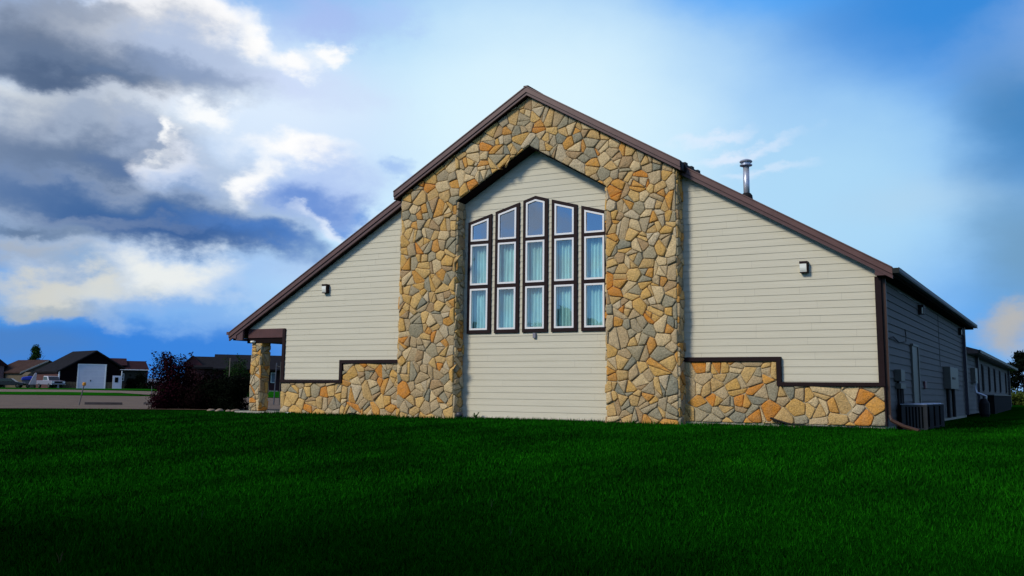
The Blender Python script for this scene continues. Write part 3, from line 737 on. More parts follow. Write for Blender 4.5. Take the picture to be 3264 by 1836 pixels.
# lamps on the two wings, socket below the windows, flue
def wall_lamp(u, z, w=.19, h=.285):
    mb = MB(); mb.prism([(u-w/2, z+.08), (u+w/2, z+.08), (u+w/2, z+h/2), (u-w/2, z+h/2)], -.15, -.004); mb.box(u-w/2, u+w/2, -.05, -.004, z-h/2, z+.08); mb.box(u-w/2, u+w/2, -.13, -.004, z-h/2-.002, z-h/2+.02); mb.box(u+w/2-.022, u+w/2, -.145, -.05, z-h/2+.02, z+.08)
    o = mb.build('wall_lamp', M['trim'], church, bevel=.006)
    mb = MB(); ys = [(-.145, z+.078), (-.145, z-.02), (-.135, z-.07), (-.115, z-h/2+.022)]
    for k in range(3):
        (ya, za), (yb, zb) = ys[k], ys[k+1]
        mb.face([B(u-w/2+.008, ya, za), B(u+w/2-.026, ya, za), B(u+w/2-.026, yb, zb), B(u-w/2+.008, yb, zb)])
        mb.face([B(u-w/2+.008, ya, za), B(u-w/2+.008, yb, zb), B(u-w/2+.008, -.05, zb), B(u-w/2+.008, -.05, za)])
    mb.build('lens', M['lens'], o)
wall_lamp(7.255, 3.93); wall_lamp(-7.32, 4.02)
mb = MB(); mb.box(-.045, .04, -.07, -.004, 2.31, 2.455); mb.build('socket_box', M['outlet'], church, bevel=.008)
c0 = B(5.58, 1.0, 0)
mb = MB(); mb.lathe((c0[0], c0[1], 0), [(.082, 5.9), (.082, 6.98)], 20); fl = mb.build('flue', M['galv'], roof, smooth=False)
fl.data.polygons.foreach_set('use_smooth', [len(p.vertices) == 4 for p in fl.data.polygons])
mb = MB(); mb.lathe((c0[0], c0[1], 0), [(.10, 6.92), (.165, 6.93), (.165, 6.955), (.10, 6.965)], 20); mb.lathe((c0[0], c0[1], 0), [(.115, 6.966), (.115, 7.02)], 20); mb.lathe((c0[0], c0[1], 0), [(.16, 7.021), (.17, 7.04), (.15, 7.07), (.08, 7.10), (.01, 7.108)], 20); mb.build('flue_cap', M['galv'], roof)
mb = MB(); mb.lathe((c0[0], c0[1], 0), [(.17, 5.9), (.15, 6.10), (.105, 6.165)], 16); mb.build('flue_flashing', M['blacksteel'], roof)

# right side wall and what hangs on it
side = lambda s, off, z: B(8.93+off, s, z)
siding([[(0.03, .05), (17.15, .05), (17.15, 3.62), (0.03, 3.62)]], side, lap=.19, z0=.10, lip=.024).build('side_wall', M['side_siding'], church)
mb = MB(); mb.box(8.86, 8.93, .03, 17.1, -.3, .14); mb.box(8.7, 8.92, 17.1, 17.2, -.3, 3.6); mb.build('foundation', M['concrete'], church)
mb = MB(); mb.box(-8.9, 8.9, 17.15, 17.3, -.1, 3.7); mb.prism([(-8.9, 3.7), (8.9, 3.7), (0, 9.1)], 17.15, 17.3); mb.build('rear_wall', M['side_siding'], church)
mb = MB(); mb.box(8.97, 9.05, .0, .07, .30, 3.60); mb.tube([B(9.01, .03, .36), B(9.06, 0, .24), B(9.36, -.3, .12), B(9.72, -.66, .04)], .045, 6); mb.build('downspout', M['downspout'], church)
mb = MB(); mb.box(8.97, 9.08, 16.55, 16.75, .1, 3.62); mb.build('downspout', M['navyspout'], church)
def wallpack(y, z):
    mb = MB(); mb.box(8.95, 9.10, y, y+.25, z-.14, z+.14); o = mb.build('wall_lamp', M['blacksteel'], church)
    mb = MB(); mb.box(9.05, 9.085, y-.012, y, z-.12, z+.06); mb.build('lens', M['lens'], o)
wallpack(5.55, 3.33); wallpack(15.6, 3.36)
mb = MB(); mb.box(8.95, 9.11, 1.2, 1.75, 1.17, 1.46); mb.box(8.95, 9.06, 1.8, 2.0, 1.22, 1.42); o = mb.build('meter_box', M['greybox'], church, bevel=.01)
mb = MB(); mb.box(8.95, 9.08, 1.30, 2.0, .99, 1.12); mb.build('junction_box', M['greybox'], o)
for y, z in ((1.38, 1.2), (1.72, 1.0), (1.95, 1.0)):
    mb = MB(); mb.tube([B(9.0, y, .0), B(9.0, y, z)], .035, 8); mb.build('conduit', M['blacksteel'], o)
mb = MB(); mb.box(8.95, 9.0, 3.83, 4.75, .1, 2.18); mb.box(8.95, 9.03, 4.70, 4.80, .1, 2.20); mb.box(8.95, 9.03, 3.80, 4.80, 2.18, 2.24); mb.build('cable_chase', M['greybox'], church)
mb = MB(); mb.box(8.95, 9.17, 10.4, 12.6, 1.07, 1.82); o = mb.build('panel_box', M['greybox'], church, bevel=.012)
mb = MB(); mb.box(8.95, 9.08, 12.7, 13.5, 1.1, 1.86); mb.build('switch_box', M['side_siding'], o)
for y in (10.7, 12.2):
    mb = MB(); mb.tube([B(9.03, y, .1), B(9.03, y, 1.08)], .06, 8); mb.build('conduit', M['blacksteel'], o)
mb = MB(); mb.box(9.17, 9.19, 10.9, 11.6, 1.4, 1.47); mb.build('latch', M['blacksteel'], o)
mb = MB(); mb.tube([B(8.97, .1, 2.25), B(8.985, .6, 2.18), B(8.985, 1.1, 2.26), B(8.985, 1.9, 2.16), B(8.985, 2.6, 2.21), B(8.985, 2.95, 2.24), B(8.985, 2.98, 2.40), B(8.98, 2.90, 2.56)], .013, 6); mb.build('cable', M['blacksteel'], church)
mb = MB(); mb.box(8.95, 9.0, 5.9, 6.25, 1.03, 1.25); mb.build('hose_tap', mat('red_tap', (.09, .02, .03), .5), church, bevel=.02)
mb = MB(); mb.box(8.955, 8.962, 9.7, 9.76, 1.8, 3.55); mb.build('siding_joint', M['trim'], church)

# lower rear wing behind the hall
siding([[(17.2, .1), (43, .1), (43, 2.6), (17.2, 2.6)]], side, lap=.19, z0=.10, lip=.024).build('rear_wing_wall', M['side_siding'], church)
mb = MB(); mb.prism([(9.36, 2.62), (9.36, 2.78), (4.0, 4.4), (-8, 4.4), (-8, 2.62)], 18.3, 45.3); rr = mb.build('rear_wing_roof', M['roof'], church)
mb = MB(); mb.box(9.362, 9.45, 18.3, 45.35, 2.64, 2.77); mb.build('gutter', M['gutter'], rr)
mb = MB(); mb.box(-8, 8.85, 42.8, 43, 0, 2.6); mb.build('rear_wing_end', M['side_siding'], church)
for y in (24.4, 28.0, 31.5, 35.3, 40.2):
    mb = MB(); mb.box(8.955, 9.0, y, y+.55, 1.08, 2.38); w = mb.build('rear_window', M['blacksteel'], church)
    mb = MB(); mb.box(9.001, 9.008, y+.06, y+.49, 1.14, 2.32); mb.build('pane', M['acdark'], w)
mb = MB(); mb.box(8.97, 9.08, 21.6, 21.8, .2, 2.6); mb.build('downspout', M['navyspout'], church)
mb = MB(); mb.box(8.97, 9.08, 42.7, 42.95, .2, 2.6); mb.build('downspout', M['navyspout'], church)
mb = MB(); mb.box(8.95, 9.12, 19.4, 20.4, 1.4, 2.05); mb.build('meter_box', M['greybox'], church)

# ------------------------------------------------------------------ air conditioners in a row along the right wall
def condenser(label):
    t = thing('air_conditioner', label, 'air conditioner', B(9.36, 1.2, .0), 0, 'condenser units along the side wall')
    w, d, h = .56, .72, .60
    mb = MB(); mb.box(-w/2, w/2, .0, d, -.06, .04, P0); mb.box(-w/2, w/2, 0, d, h-.045, h, P0)
    for x in (-w/2, w/2-.055): mb.box(x, x+.055, .0, .05, .04, h-.045, P0); mb.box(x, x+.055, d-.05, d, .04, h-.045, P0)
    mb.build('cabinet', M['acbody'], t)
    mb = MB(); mb.box(-w/2+.02, w/2-.02, .03, d-.03, .04, h-.05, P0); mb.build('coil', M['acdark'], t)
    mb = MB()
    for k in range(7):
        x = -w/2+.07+k*(w-.14)/6; mb.box(x-.016, x+.016, .004, .022, .04, h-.045, P0)
    mb.build('louvre', M['acbody'], t)
    mb = MB()
    for k in range(14):
        z = .07+k*.034; mb.box(w/2-.018, w/2-.006, .05, d-.05, z, z+.010, P0)
    mb.build('side_grille', M['blacksteel'], t)
    mb = MB(); mb.lathe((0, d/2, h), [(.22, 0), (.235, .012), (.22, .03), (.05, .035)], 20); mb.build('fan_guard', M['galv'], t)
    mb = MB(); mb.box(-w/2-.02, w/2+.004, -.008, d+.008, h+.001, h+.012, P0); mb.build('top_rim', M['galv'], t)
    return t
labs = ['grey condenser unit nearest the corner of the stone front, its ribbed face showing', 'second condenser from the stone corner, mostly hidden behind the ribbed nearest one', 'third condenser from the stone corner along the shaded side wall', 'last condenser of the row, farthest from the stone corner']
ac = condenser(labs[0])
for k in range(1, 4):
    c = copy_tree(ac); c.location = B(9.36, 1.2+1.03*k, .0); c['label'] = labs[k]
mb = MB(); mb.box(8.97, 9.40, 24.6, 36.5, 0, .90); t = thing('equipment_enclosure', 'black boxy equipment enclosure against the low rear wing', 'enclosure'); mb.build('body', M['acdark'], t)
mb = MB(); mb.box(8.97, 9.42, 24.5, 36.6, .901, .93); mb.build('lid', M['greybox'], t)
t = thing('gas_meter', 'dark gas meter with pipes by the start of the rear wing', 'gas meter')
mb = MB(); mb.lathe(B(9.45, 18.6, 0), [(.16, .0), (.20, .1), (.20, .55), (.10, .75)], 12); mb.build('body', M['blacksteel'], t)
mb = MB(); mb.tube([B(9.45, 19.6, .0), B(9.45, 19.6, .85), B(9.1, 19.6, 1.0), B(9.1, 19.6, 1.5)], .06, 8); mb.build('pipe', M['galv'], t)

# ------------------------------------------------------------------ small things at the foot of the front
def rock(name, loc, s, m, label, cat, group=None, flat=.7):
    bm = bmesh.new(); bmesh.ops.create_icosphere(bm, subdivisions=3, radius=1)
    off = Vector((random.random()*50, random.random()*50, 3))
    for v in bm.verts:
        k = 1+.28*mnoise.noise(v.co*1.1+off)+.12*mnoise.noise(v.co*3+off); v.co = Vector((v.co.x*k*s[0], v.co.y*k*s[1], v.co.z*k*s[2]*flat))
    me = bpy.data.meshes.new(name); bm.to_mesh(me); bm.free(); me.materials.append(m)
    me.polygons.foreach_set('use_smooth', [True]*len(me.polygons))
    o = bpy.data.objects.new(name, me); COL.objects.link(o); o.location = loc; o.rotation_euler = (0, 0, random.random()*6)
    return tag(o, label, cat, group)
t = thing('spotlight', 'small dark round ground spotlight at the foot of the left stone pier', 'spotlight', B(-2.18, -.30, .02))
mb = MB(); mb.lathe((0, 0, 0), [(.03, -.03), (.035, .04), (.085, .05), (.11, .10), (.10, .16), (.06, .19)], 14); mb.build('housing', mat('spotlight_grey', (.035, .04, .055), .4), t, smooth=True)
# weed
t = thing('weed', 'leafy green weed growing against the centre siding', 'weed', B(-1.77, -.12, .0))
mb = MB()
for k in range(15):
    a = k*2.4; ln = random.uniform(.15, .25); up = random.uniform(.10, .30); w = .028
    dx, dy = math.cos(a), -abs(math.sin(a))*.7
    p0 = Vector((0, 0, .03)); p1 = Vector((dx*ln*.5, dy*ln*.5, up*.75)); p2 = Vector((dx*ln, dy*ln, up*.70)); sd = Vector((-dy, dx, 0)).normalized()*w
    mb.face([p0, p1+sd, p2, p1-sd])
mb.build('leaf', mat('weed_leaf', (.06, .16, .03), .6), t)
# cables along the foundation
def cable(name, pts, r, m, label):
    mb = MB(); mb.tube([B(*p) for p in pts], r, 6); o = mb.build(name, m, None, smooth=True); return tag(o, label, 'cable')
cable('ground_cable', [(-1.45, -.10, .055), (-.6, -.12, .03), (.4, -.10, .05), (1.2, -.13, .04), (1.9, -.11, .035), (2.25, -.2, .04)], .014, M['downspout'], 'thin brown cable along the foot of the centre siding')
cable('ground_cable', [(2.32, -.46, .05), (2.9, -.47, .04), (3.5, -.475, .02), (4.1, -.47, .03)], .018, M['downspout'], 'brown cable along the foot of the right stone pier')
pts = [(6.38, -.16, .24), (6.55, -.17, .18), (6.8, -.18, .11), (7.2, -.17, .06), (7.8, -.16, .05), (8.4, -.16, .045), (8.95, -.17, .03)]
cable('ground_hose', pts, .030, M['blacksteel'], 'thick black hose rising at one end against the right stone skirt')
cable('ground_cable', [(4.7, -.12, .06), (5.4, -.13, .05), (6.2, -.13, .03), (7.0, -.21, .0), (7.6, -.2, -.01)], .016, M['downspout'], 'brown cable along the concrete footing under the right stone skirt')
mb = MB(); mb.box(-8.62, -8.44, -.22, -.10, .0, .085); tag(mb.build('sprinkler_box', M['white'], None, bevel=.01), 'small white box on the ground at the end of the left stone skirt', 'box')
mb = MB(); mb.lathe(B(-8.34, -.18, 0), [(.06, 0), (.07, .05), (.04, .09)], 10); tag(mb.build('lawn_sprinkler', M['blacksteel'], None), 'black sprinkler knob beside the small white ground box', 'sprinkler')
mb = MB(); mb.box(-8.7, -7.4, -.20, -.06, -.1, .03); tag(mb.build('edging_strip', M['concrete'], None, bevel=.01), 'pale concrete edging strip under the left stone skirt', 'edging')
rock('landscape_rock', B(-6.05, -.16, .04), (.17, .10, .10), M['blacksteel'], 'black rock at the foot of the left stone skirt', 'rock')
# dandelions
for k, (px, py) in enumerate(((1565, 1620), (190, 1800), (1625, 1715), (640, 1660))):
    p = ground_at(px, py)
    t = thing('tall_grass_stalk', ['pale seed stalk standing in the middle of the lawn', 'yellowish dry tuft in the near left corner of the lawn', 'pale green stalk in the near middle of the lawn', 'pale blade standing in the left part of the lawn'][k], 'grass stalk', p)
    mb = MB()
    for j in range(4 if k == 1 else 2):
        a = j*1.9; mb.tube([(0, 0, -.02), (math.cos(a)*.015, math.sin(a)*.015, .06), (math.cos(a)*.04, math.sin(a)*.03, .10)], [.003, .002, .001], 5)
    mb.build('stalk', mat('dry_stalk', (.10, .07, .02) if k == 1 else (.018, .06, .012), .8), t)

# ------------------------------------------------------------------ plants
def leaves(name, blobs, count, size, m, parent=None, seed=1, shell=.45, droop=0.0):
    """thousands of small leaves through the volume of lumps (x, y, z, rx, ry, rz)"""
    R = np.random.default_rng(seed)
    vol = np.array([b[3]*b[4]*b[5] for b in blobs])**.8; idx = R.choice(len(blobs), count, p=vol/vol.sum())
    bb = np.array(blobs)[idx]
    d = R.normal(size=(count, 3)); d /= np.linalg.norm(d, axis=1)[:, None]
    r = (shell+(1-shell)*R.random(count))[:, None]**.8 * (1+.12*R.normal(size=(count, 1)))
    C = bb[:, :3]+d*r*bb[:, 3:]
    a = R.normal(size=(count, 3)); a /= np.linalg.norm(a, axis=1)[:, None]
    b = np.cross(a, d+.3*R.normal(size=(count, 3))); b /= np.linalg.norm(b, axis=1)[:, None]+1e-9
    s = size*R.uniform(.6, 1.4, count)[:, None]
    V = np.stack([C-a*s, C+b*s*.5, C+a*s, C-b*s*.5], 1)
    me = bpy.data.meshes.new(name); me.vertices.add(count*4); me.vertices.foreach_set('co', V.reshape(-1))
    me.loops.add(count*4); me.loops.foreach_set('vertex_index', np.arange(count*4, dtype=np.int32))
    me.polygons.add(count); me.polygons.foreach_set('loop_start', np.arange(0, count*4, 4, dtype=np.int32)); me.update()
    me.materials.append(m); o = bpy.data.objects.new(name, me); COL.objects.link(o)
    if parent is not None: o.parent = parent
    return o
bark = mat('bark', (.045, .03, .022), .9, var=.3, vscale=8)
def limbs(name, h, spread, n, parent, r=.05, seed=1, top=.8):
    R = random.Random(seed); mb = MB()
    mb.tube([(0, 0, -.1), (.02*h, 0, h*.3), (0, .02*h, h*.55), (0, 0, h*top)], [r, r*.8, r*.55, r*.15], 7)
    for k in range(n):
        a = R.uniform(0, 6.28); z = R.uniform(.12, .6)*h; l = spread*R.uniform(.5, 1)
        mb.tube([(0, 0, z), (math.cos(a)*l*.5, math.sin(a)*l*.5, z+h*.16), (math.cos(a)*l, math.sin(a)*l, z+h*R.uniform(.2, .36))], [r*.45, r*.3, r*.08], 5)
    return mb.build(name, bark, parent)
def shrub(name, label, cat, px, py, h, w, m, count, size, seed, ragged=.3, dist=None, group=None, depth=1.0, limbn=8):
    p = ground_at(px, py) if dist is None else at(px, py, dist)
    if dist is not None: p.z = hz(p.x, p.y)
    t = thing(name, label, cat, p, 0, group)
    R = random.Random(seed); bl = []
    for k in range(16):
        a = R.uniform(0, 6.28); rr = w*.5*R.uniform(.1, .72); z = h*R.uniform(.12, .74); s = R.uniform(.22, .36)
        bl.append((math.cos(a)*rr, math.sin(a)*rr*depth, z, w*s, w*s*depth, h*s*.8))
    for k in range(9):
        a = R.uniform(0, 6.28); rr = w*.5*R.uniform(.2, .75); s = R.uniform(.16, .24); bl.append((math.cos(a)*rr, math.sin(a)*rr*depth, h*.10, w*s, w*s*depth, h*.14))
    for k in range(int(10*ragged*3)):
        a = R.uniform(0, 6.28); rr = w*.5*R.uniform(.3, .95); z = h*R.uniform(.45, .98); s = R.uniform(.05, .12)
        bl.append((math.cos(a)*rr, math.sin(a)*rr*depth, z, w*s, w*s, h*s))
    leaves('foliage', bl, count, size, m, t, seed, .35)
    limbs('stem', h, w*.42, limbn, t, .035*h/2, seed)
    return t
maroon = leaf_mat('maroon_leaf', (.017, .0022, .006), .6)
maroondark = leaf_mat('dark_maroon_leaf', (.006, .0016, .0022), .6)
darkgreen = leaf_mat('dark_green_leaf', (.0026, .0055, .0022), .6)
midgreen = leaf_mat('mid_green_leaf', (.014, .040, .008), .6)
shrub('purple_leaf_shrub', 'ragged maroon-leaved shrub at the edge of the parking lot', 'shrub', 543, 1304, 2.15, 1.6, maroon, 12000, .042, 5, .9)
shrub('purple_leaf_shrub', 'lower dark maroon shrub between the ragged shrub and the porch', 'shrub', 625, 1305, 1.6, 1.9, maroondark, 14000, .042, 8, .3)
shrub('evergreen_shrub', 'black-green shrub beside the lower maroon shrub', 'shrub', 692, 1306, 1.55, 1.8, darkgreen, 14000, .036, 9, .2)
shrub('evergreen_shrub', 'black-green shrub right against the stone porch column', 'shrub', 748, 1307, 1.55, 1.45, darkgreen, 13000, .036, 10, .2)
shrub('purple_leaf_shrub', 'small maroon shoot spreading low at the left foot of the ragged shrub', 'shrub', 520, 1304, .38, .55, maroon, 900, .035, 15, .3)
shrub('leafy_tree', 'green tree behind the dark shrubs in front of the red house', 'tree', 752, 1262, 3.6, 2.5, midgreen, 7000, .065, 12, .7)
# landscaping rocks by the column
for k, (px, py, s) in enumerate(((672, 1309, .16), (700, 1310, .18), (728, 1311, .14), (752, 1311, .19))):
    p = ground_at(px, py); rock('landscape_rock', p, (s, s*.7, s*.6), M['gravel'], 'tan rock edging the bed under the dark shrubs', 'rock', 'tan rocks edging the shrub bed')
for k, (u, y, s) in enumerate(((-9.75, .9, .17), (-9.5, 1.0, .14), (-9.3, .85, .13), (-9.12, 1.05, .17), (-9.02, .6, .12))):
    rock('landscape_rock', B(u, y, .10), (s, s*.8, s*.7), M['gravel'], 'brown rock on the ground between porch column and stone skirt', 'rock', 'rocks behind the porch column')

# ------------------------------------------------------------------ posts, kerb stops
def post(name, label, cat, p, h, r, m, tilt=(0, 0), cap=None):
    t = thing(name, label, cat, p); mb = MB(); mb.tube([(0, 0, -.1), (tilt[0]*h, tilt[1]*h, h)], r, 8); mb.build('pole', m, t)
    if cap:
        mb = MB(); x, y = tilt[0]*h, tilt[1]*h
        mb.lathe((x, y, h-.06), [(.05, 0), (.075, .02), (.075, .12), (.05, .15)], 10); mb.build('reflector', cap, t)
    return t
post('marker_post', 'leaning grey post with a yellow cap at the lawn edge', 'post', ground_at(250, 1293), .92, .024, mat('post_grey', (.10, .10, .11), .6), (.16, .10), mat('yellow_cap', (.55, .25, .02), .5))
post('marker_post', 'short thin post at the far side of the parking lot', 'post', ground_at(482, 1266), .8, .025, mat('post_grey_far', (.10, .10, .11), .6))
t = post('sign_pole', 'thin grey pole with an arm seen beyond the porch opening', 'pole', ground_at(872, 1291), 2.15, .03, mat('pole_blue_grey', (.06, .07, .09), .5), (.02, .02))
mb = MB(); mb.tube([(.05, .05, 2.0), (.75, .35, 1.75)], .02, 6); mb.tube([(.26, .12, 0), (.26, .12, 2.2)], .022, 6); mb.build('arm', M['greybox'], t)
post('thin_pole', 'thin pale pole sticking up between the dark shrubs', 'pole', ground_at(726, 1290), 2.35, .018, mat('pole_pale', (.20, .17, .13), .6))
for k, (xa, xb) in enumerate(((270, 389), (459, 512))):
    a, b = ground_at(xa, 1291), ground_at(xb, 1292); dv = (b-a); ln = dv.length
    if k: dv = (ground_at(580, 1292.5)-a); ln = 1.75
    t = thing('kerb_stop', ['dark kerb stop lying alone beside the leaning post', 'dark kerb stop partly hidden by the maroon shrub'][k], 'kerb stop', a, math.atan2(dv.y, dv.x), 'kerb stops at the parking lot edge')
    mb = MB(); mb.prism([(-.075, 0), (.075, 0), (.05, .13), (-.05, .13)], 0, ln, lambda u, y, z: (y, u, z)); mb.build('body', mat('kerb_dark', (.035, .03, .035), .85, var=.3, vscale=4), t, bevel=.01)

# ------------------------------------------------------------------ houses beyond the parking lot
RAYX = lambda px: ray(px, 1235)
class Frame:
    """upright axes facing the viewer at a far spot: x to the right, y away, z up, origin on the ground"""
    def __init__(s, px, dist):
        p = at(px, 1235, dist); s.o = Vector((p.x, p.y, hz(p.x, p.y))); v = ray(px, 1235); v.z = 0; v.normalize()
        s.rot = math.atan2(v.y, v.x)-math.pi/2; s.k = dist/FPX; s.px = px; s.dist = dist
        s.base = 918 + 0
        # pixel row of the ground here
        q = s.o-CAM; s.gy = 918+FPX*q.dot(_d)/q.dot(_f)
    def X(s, px): return (px-s.px)*s.k*1.0
    def Z(s, py): return (s.gy-py)*s.k
def house_thing(name, label, cat, fr): return thing(name, label, cat, fr.o, fr.rot)
def gable_roof(mb, xl, xr, xa, z_e, z_a, y0, y1, t=.14, ov=.25):
    for (xe, s) in ((xl, -1), (xr, 1)):
        mb.prism([(xe, z_e), (xa, z_a), (xa, z_a-t*1.2), (xe, z_e-t)], y0-ov, y1+ov, P0)
black_wall = mat('black_barn_siding', (.005, .003, .004), .9, spec=.05); brick = mat('red_brick', (.075, .030, .028), .9, var=.25, vscale=3)
shingle_k = mat('black_shingle', (.012, .012, .015), .95, spec=.1, var=.25, vscale=2); shingle_b = mat('brown_shingle', (.050, .030, .026), .95, spec=.1, var=.25, vscale=2)
shingle_m = mat('maroon_shingle', (.030, .012, .015), .95, spec=.1, var=.25, vscale=2)
white_far = mat('white_door_paint', (.62, .64, .74), .5, var=.06, vscale=1); tan_wall = mat('tan_stucco', (.10, .082, .055), .9, var=.1, vscale=2); olive_wall = mat('olive_siding', (.040, .034, .026), .85, var=.1)
stonefar = mat('far_stone_skirt', (.10, .075, .045), .9, var=.4, vscale=4)
# garage
F = Frame(298, 130); t = house_thing('garage', 'black gabled garage with a big white door and black roof', 'garage', F)
xl, xr = F.X(196), F.X(377); ze = F.Z(1181); za = F.Z(1117); D = 9.0; skew = -.36   # the building turns its left side to us
def K(u, y, z): return (u+skew*y, y*.78, z)
mb = MB(); mb.prism([(xl, -.3), (xr, -.3), (xr, ze), (0, za-.3), (xl, ze)], 0, .2, K); mb.box(xr-.2, xr, .2, D, -.3, ze, K); mb.build('front_wall', black_wall, t)
mb = MB(); mb.box(xl, xl+.2, .2, D, -.3, ze, K); mb.build('side_wall', brick, t)
mb = MB()
for xe in (xl-.35, xr+.35):
    zz = za-(za-ze)*abs(xe)/abs(xl); mb.prism([(xe, zz), (0, za), (0, za-.22), (xe, zz-.22)], -.4, D+.4, K)
mb.build('roof', shingle_k, t)
mb = MB(); mb.box(F.X(250), F.X(329), -.12, -.02, 0, F.Z(1163), K); gd = mb.build('garage_door', white_far, t)
mb = MB(); [mb.box(a, b, -.16, -.11, 0, F.Z(1161), K) for a, b in ((F.X(248.5), F.X(252)), (F.X(327), F.X(330.5)))]; mb.box(F.X(252), F.X(327), -.16, -.11, F.Z(1164), F.Z(1161), K)
for z in (.95, 1.9, 2.8): mb.box(F.X(252), F.X(327), -.125, -.121, z, z+.03, K)
mb.build('door_frame', M['white'], gd)
mb = MB(); mb.box(F.X(286), F.X(288), -.17, -.12, 1.1, 1.35, K); mb.build('handle', M['blacksteel'], gd)
mb = MB(); mb.box(F.X(351), F.X(375), -.12, -.02, 0, F.Z(1196.5), K); ed = mb.build('entry_door', white_far, t)
mb = MB(); mb.box(F.X(357), F.X(367), -.15, -.121, 1.0, F.Z(1202), K); mb.build('pane', M['acdark'], ed)
mb = MB(); mb.box(F.X(196), F.X(200), -.1, -.01, -.2, ze, K); mb.box(F.X(375.5), F.X(378), -.1, -.01, -.2, ze, K); mb.build('corner_trim', M['white'], t)
mb = MB(); mb.box(F.X(201), F.X(248), -.08, -.01, -.2, F.Z(1218), K); mb.box(F.X(331), F.X(350), -.08, -.01, -.2, F.Z(1218), K); mb.build('stone_skirt', stonefar, t)
# house to the right behind
F = Frame(410, 142); t = house_thing('house', 'long brown-roofed house behind the black garage', 'house', F)
xl, xr = F.X(335), F.X(464); ze = F.Z(1178); D = 8
mb = MB(); mb.box(xl, xr, 0, D, -.4, ze, P0); mb.build('wall', olive_wall, t)
mb = MB()
def hiproof(mb, x0, x1, z0, y0, y1, zt_, xa, xb):
    a = [(x0, y0, z0), (x1, y0, z0), (x1, y1, z0), (x0, y1, z0)]; r = [(xa, (y0+y1)/2, zt_), (xb, (y0+y1)/2, zt_)]
    mb.face([a[0], a[1], r[1], r[0]]); mb.face([a[2], a[3], r[0], r[1]]); mb.face([a[1], a[2], r[1]]); mb.face([a[3], a[0], r[0]]); mb.face(a[::-1])
hiproof(mb, F.X(318), F.X(467), ze, -.6, D+.6, F.Z(1148.5), F.X(320), F.X(456)); mb.build('roof', shingle_m, t)
mb = MB(); hiproof(mb, F.X(310), F.X(402), F.Z(1165), .2, D+.8, F.Z(1140.5), F.X(322), F.X(398)); mb.build('upper_roof', shingle_m, t)
mb = MB(); mb.box(F.X(377), F.X(467), -.66, -.61, ze-.12, ze+.02, P0); mb.build('gutter', M['white'], t)
mb = MB(); mb.box(F.X(379), F.X(395), -.1, -.02, F.Z(1214), F.Z(1191), P0); w = mb.build('window', M['white'], t)
mb = MB(); mb.box(F.X(381), F.X(386.4), -.13, -.101, F.Z(1212.5), F.Z(1193), P0); mb.box(F.X(387.6), F.X(393), -.13, -.101, F.Z(1212.5), F.Z(1203.5), P0); mb.box(F.X(387.6), F.X(393), -.13, -.101, F.Z(1202.3), F.Z(1193), P0); mb.build('pane', M['acdark'], w)
for px, lab, sd in ((420, 'dark round shrub in front of the brown-roofed house, left of its pair', 41), (445, 'dark round shrub in front of the brown-roofed house, right of its pair', 42)):
    shrub('garden_shrub', lab, 'shrub', px, 1238, 3.0 if sd == 42 else 2.2, 2.0, darkgreen, 1500, .14, sd, .2, 134)
shrub('low_hedge', 'low dark hedge left of the maroon shrub, beyond the grass strip', 'hedge', 492, 1238, 1.3, 4.4, darkgreen, 1600, .14, 43, .1, 128)
# tan house at the far left
F = Frame(100, 150); t = house_thing('house', 'tan gabled house with grey-brown roof at the far left', 'house', F)
def K2(u, y, z): return (u-.55*y, y*.8, z)
xa = F.X(139); za = F.Z(1146); xl = F.X(62); ze = F.Z(1187); xr = F.X(182); zr = F.Z(1172)
mb = MB(); mb.prism([(xl+.5, -.4), (xr, -.4), (xr, zr), (xa, za-.3), (xl+.5, ze)], 0, .2, K2); mb.box(xl+.5, xl+.7, .2, 8, -.4, ze, K2); mb.build('wall', tan_wall, t)
mb = MB(); mb.prism([(xl, ze), (xa, za), (xa, za-.22), (xl, ze-.22)], -.35, 8.5, K2); mb.prism([(xa, za), (xr+3, F.Z(1195)), (xr+3, F.Z(1199)), (xa, za-.22)], -.35, 8.5, K2); mb.build('roof', shingle_b, t)
mb = MB(); mb.prism([(xl, ze-.02), (xa, za-.02), (xa, za-.30), (xl, ze-.30)], -.42, -.36, K2); mb.build('rake_board', mat('pale_rake', (.30, .29, .26), .6), t)
mb = MB(); mb.prism([(F.X(68), 0), (F.X(86), 0), (F.X(86), F.Z(1196)), (F.X(77), F.Z(1187)), (F.X(68), F.Z(1196))], -2, -.2, K2); mb.build('porch', tan_wall, t)
F = Frame(-25, 150); t = house_thing('house', 'edge of a pink-walled house cut off by the left border', 'house', F)
mb = MB(); mb.box(F.X(-80), F.X(3), 0, 6, -.4, F.Z(1166), P0); mb.build('wall', mat('pink_wall', (.16, .09, .09), .8), t)
mb = MB(); mb.prism([(F.X(-80), F.Z(1120)), (F.X(-40), F.Z(1120)), (F.X(13), F.Z(1163)), (F.X(9), F.Z(1167)), (F.X(-80), F.Z(1150))], -.4, 6.4, P0); mb.build('roof', shingle_m, t)
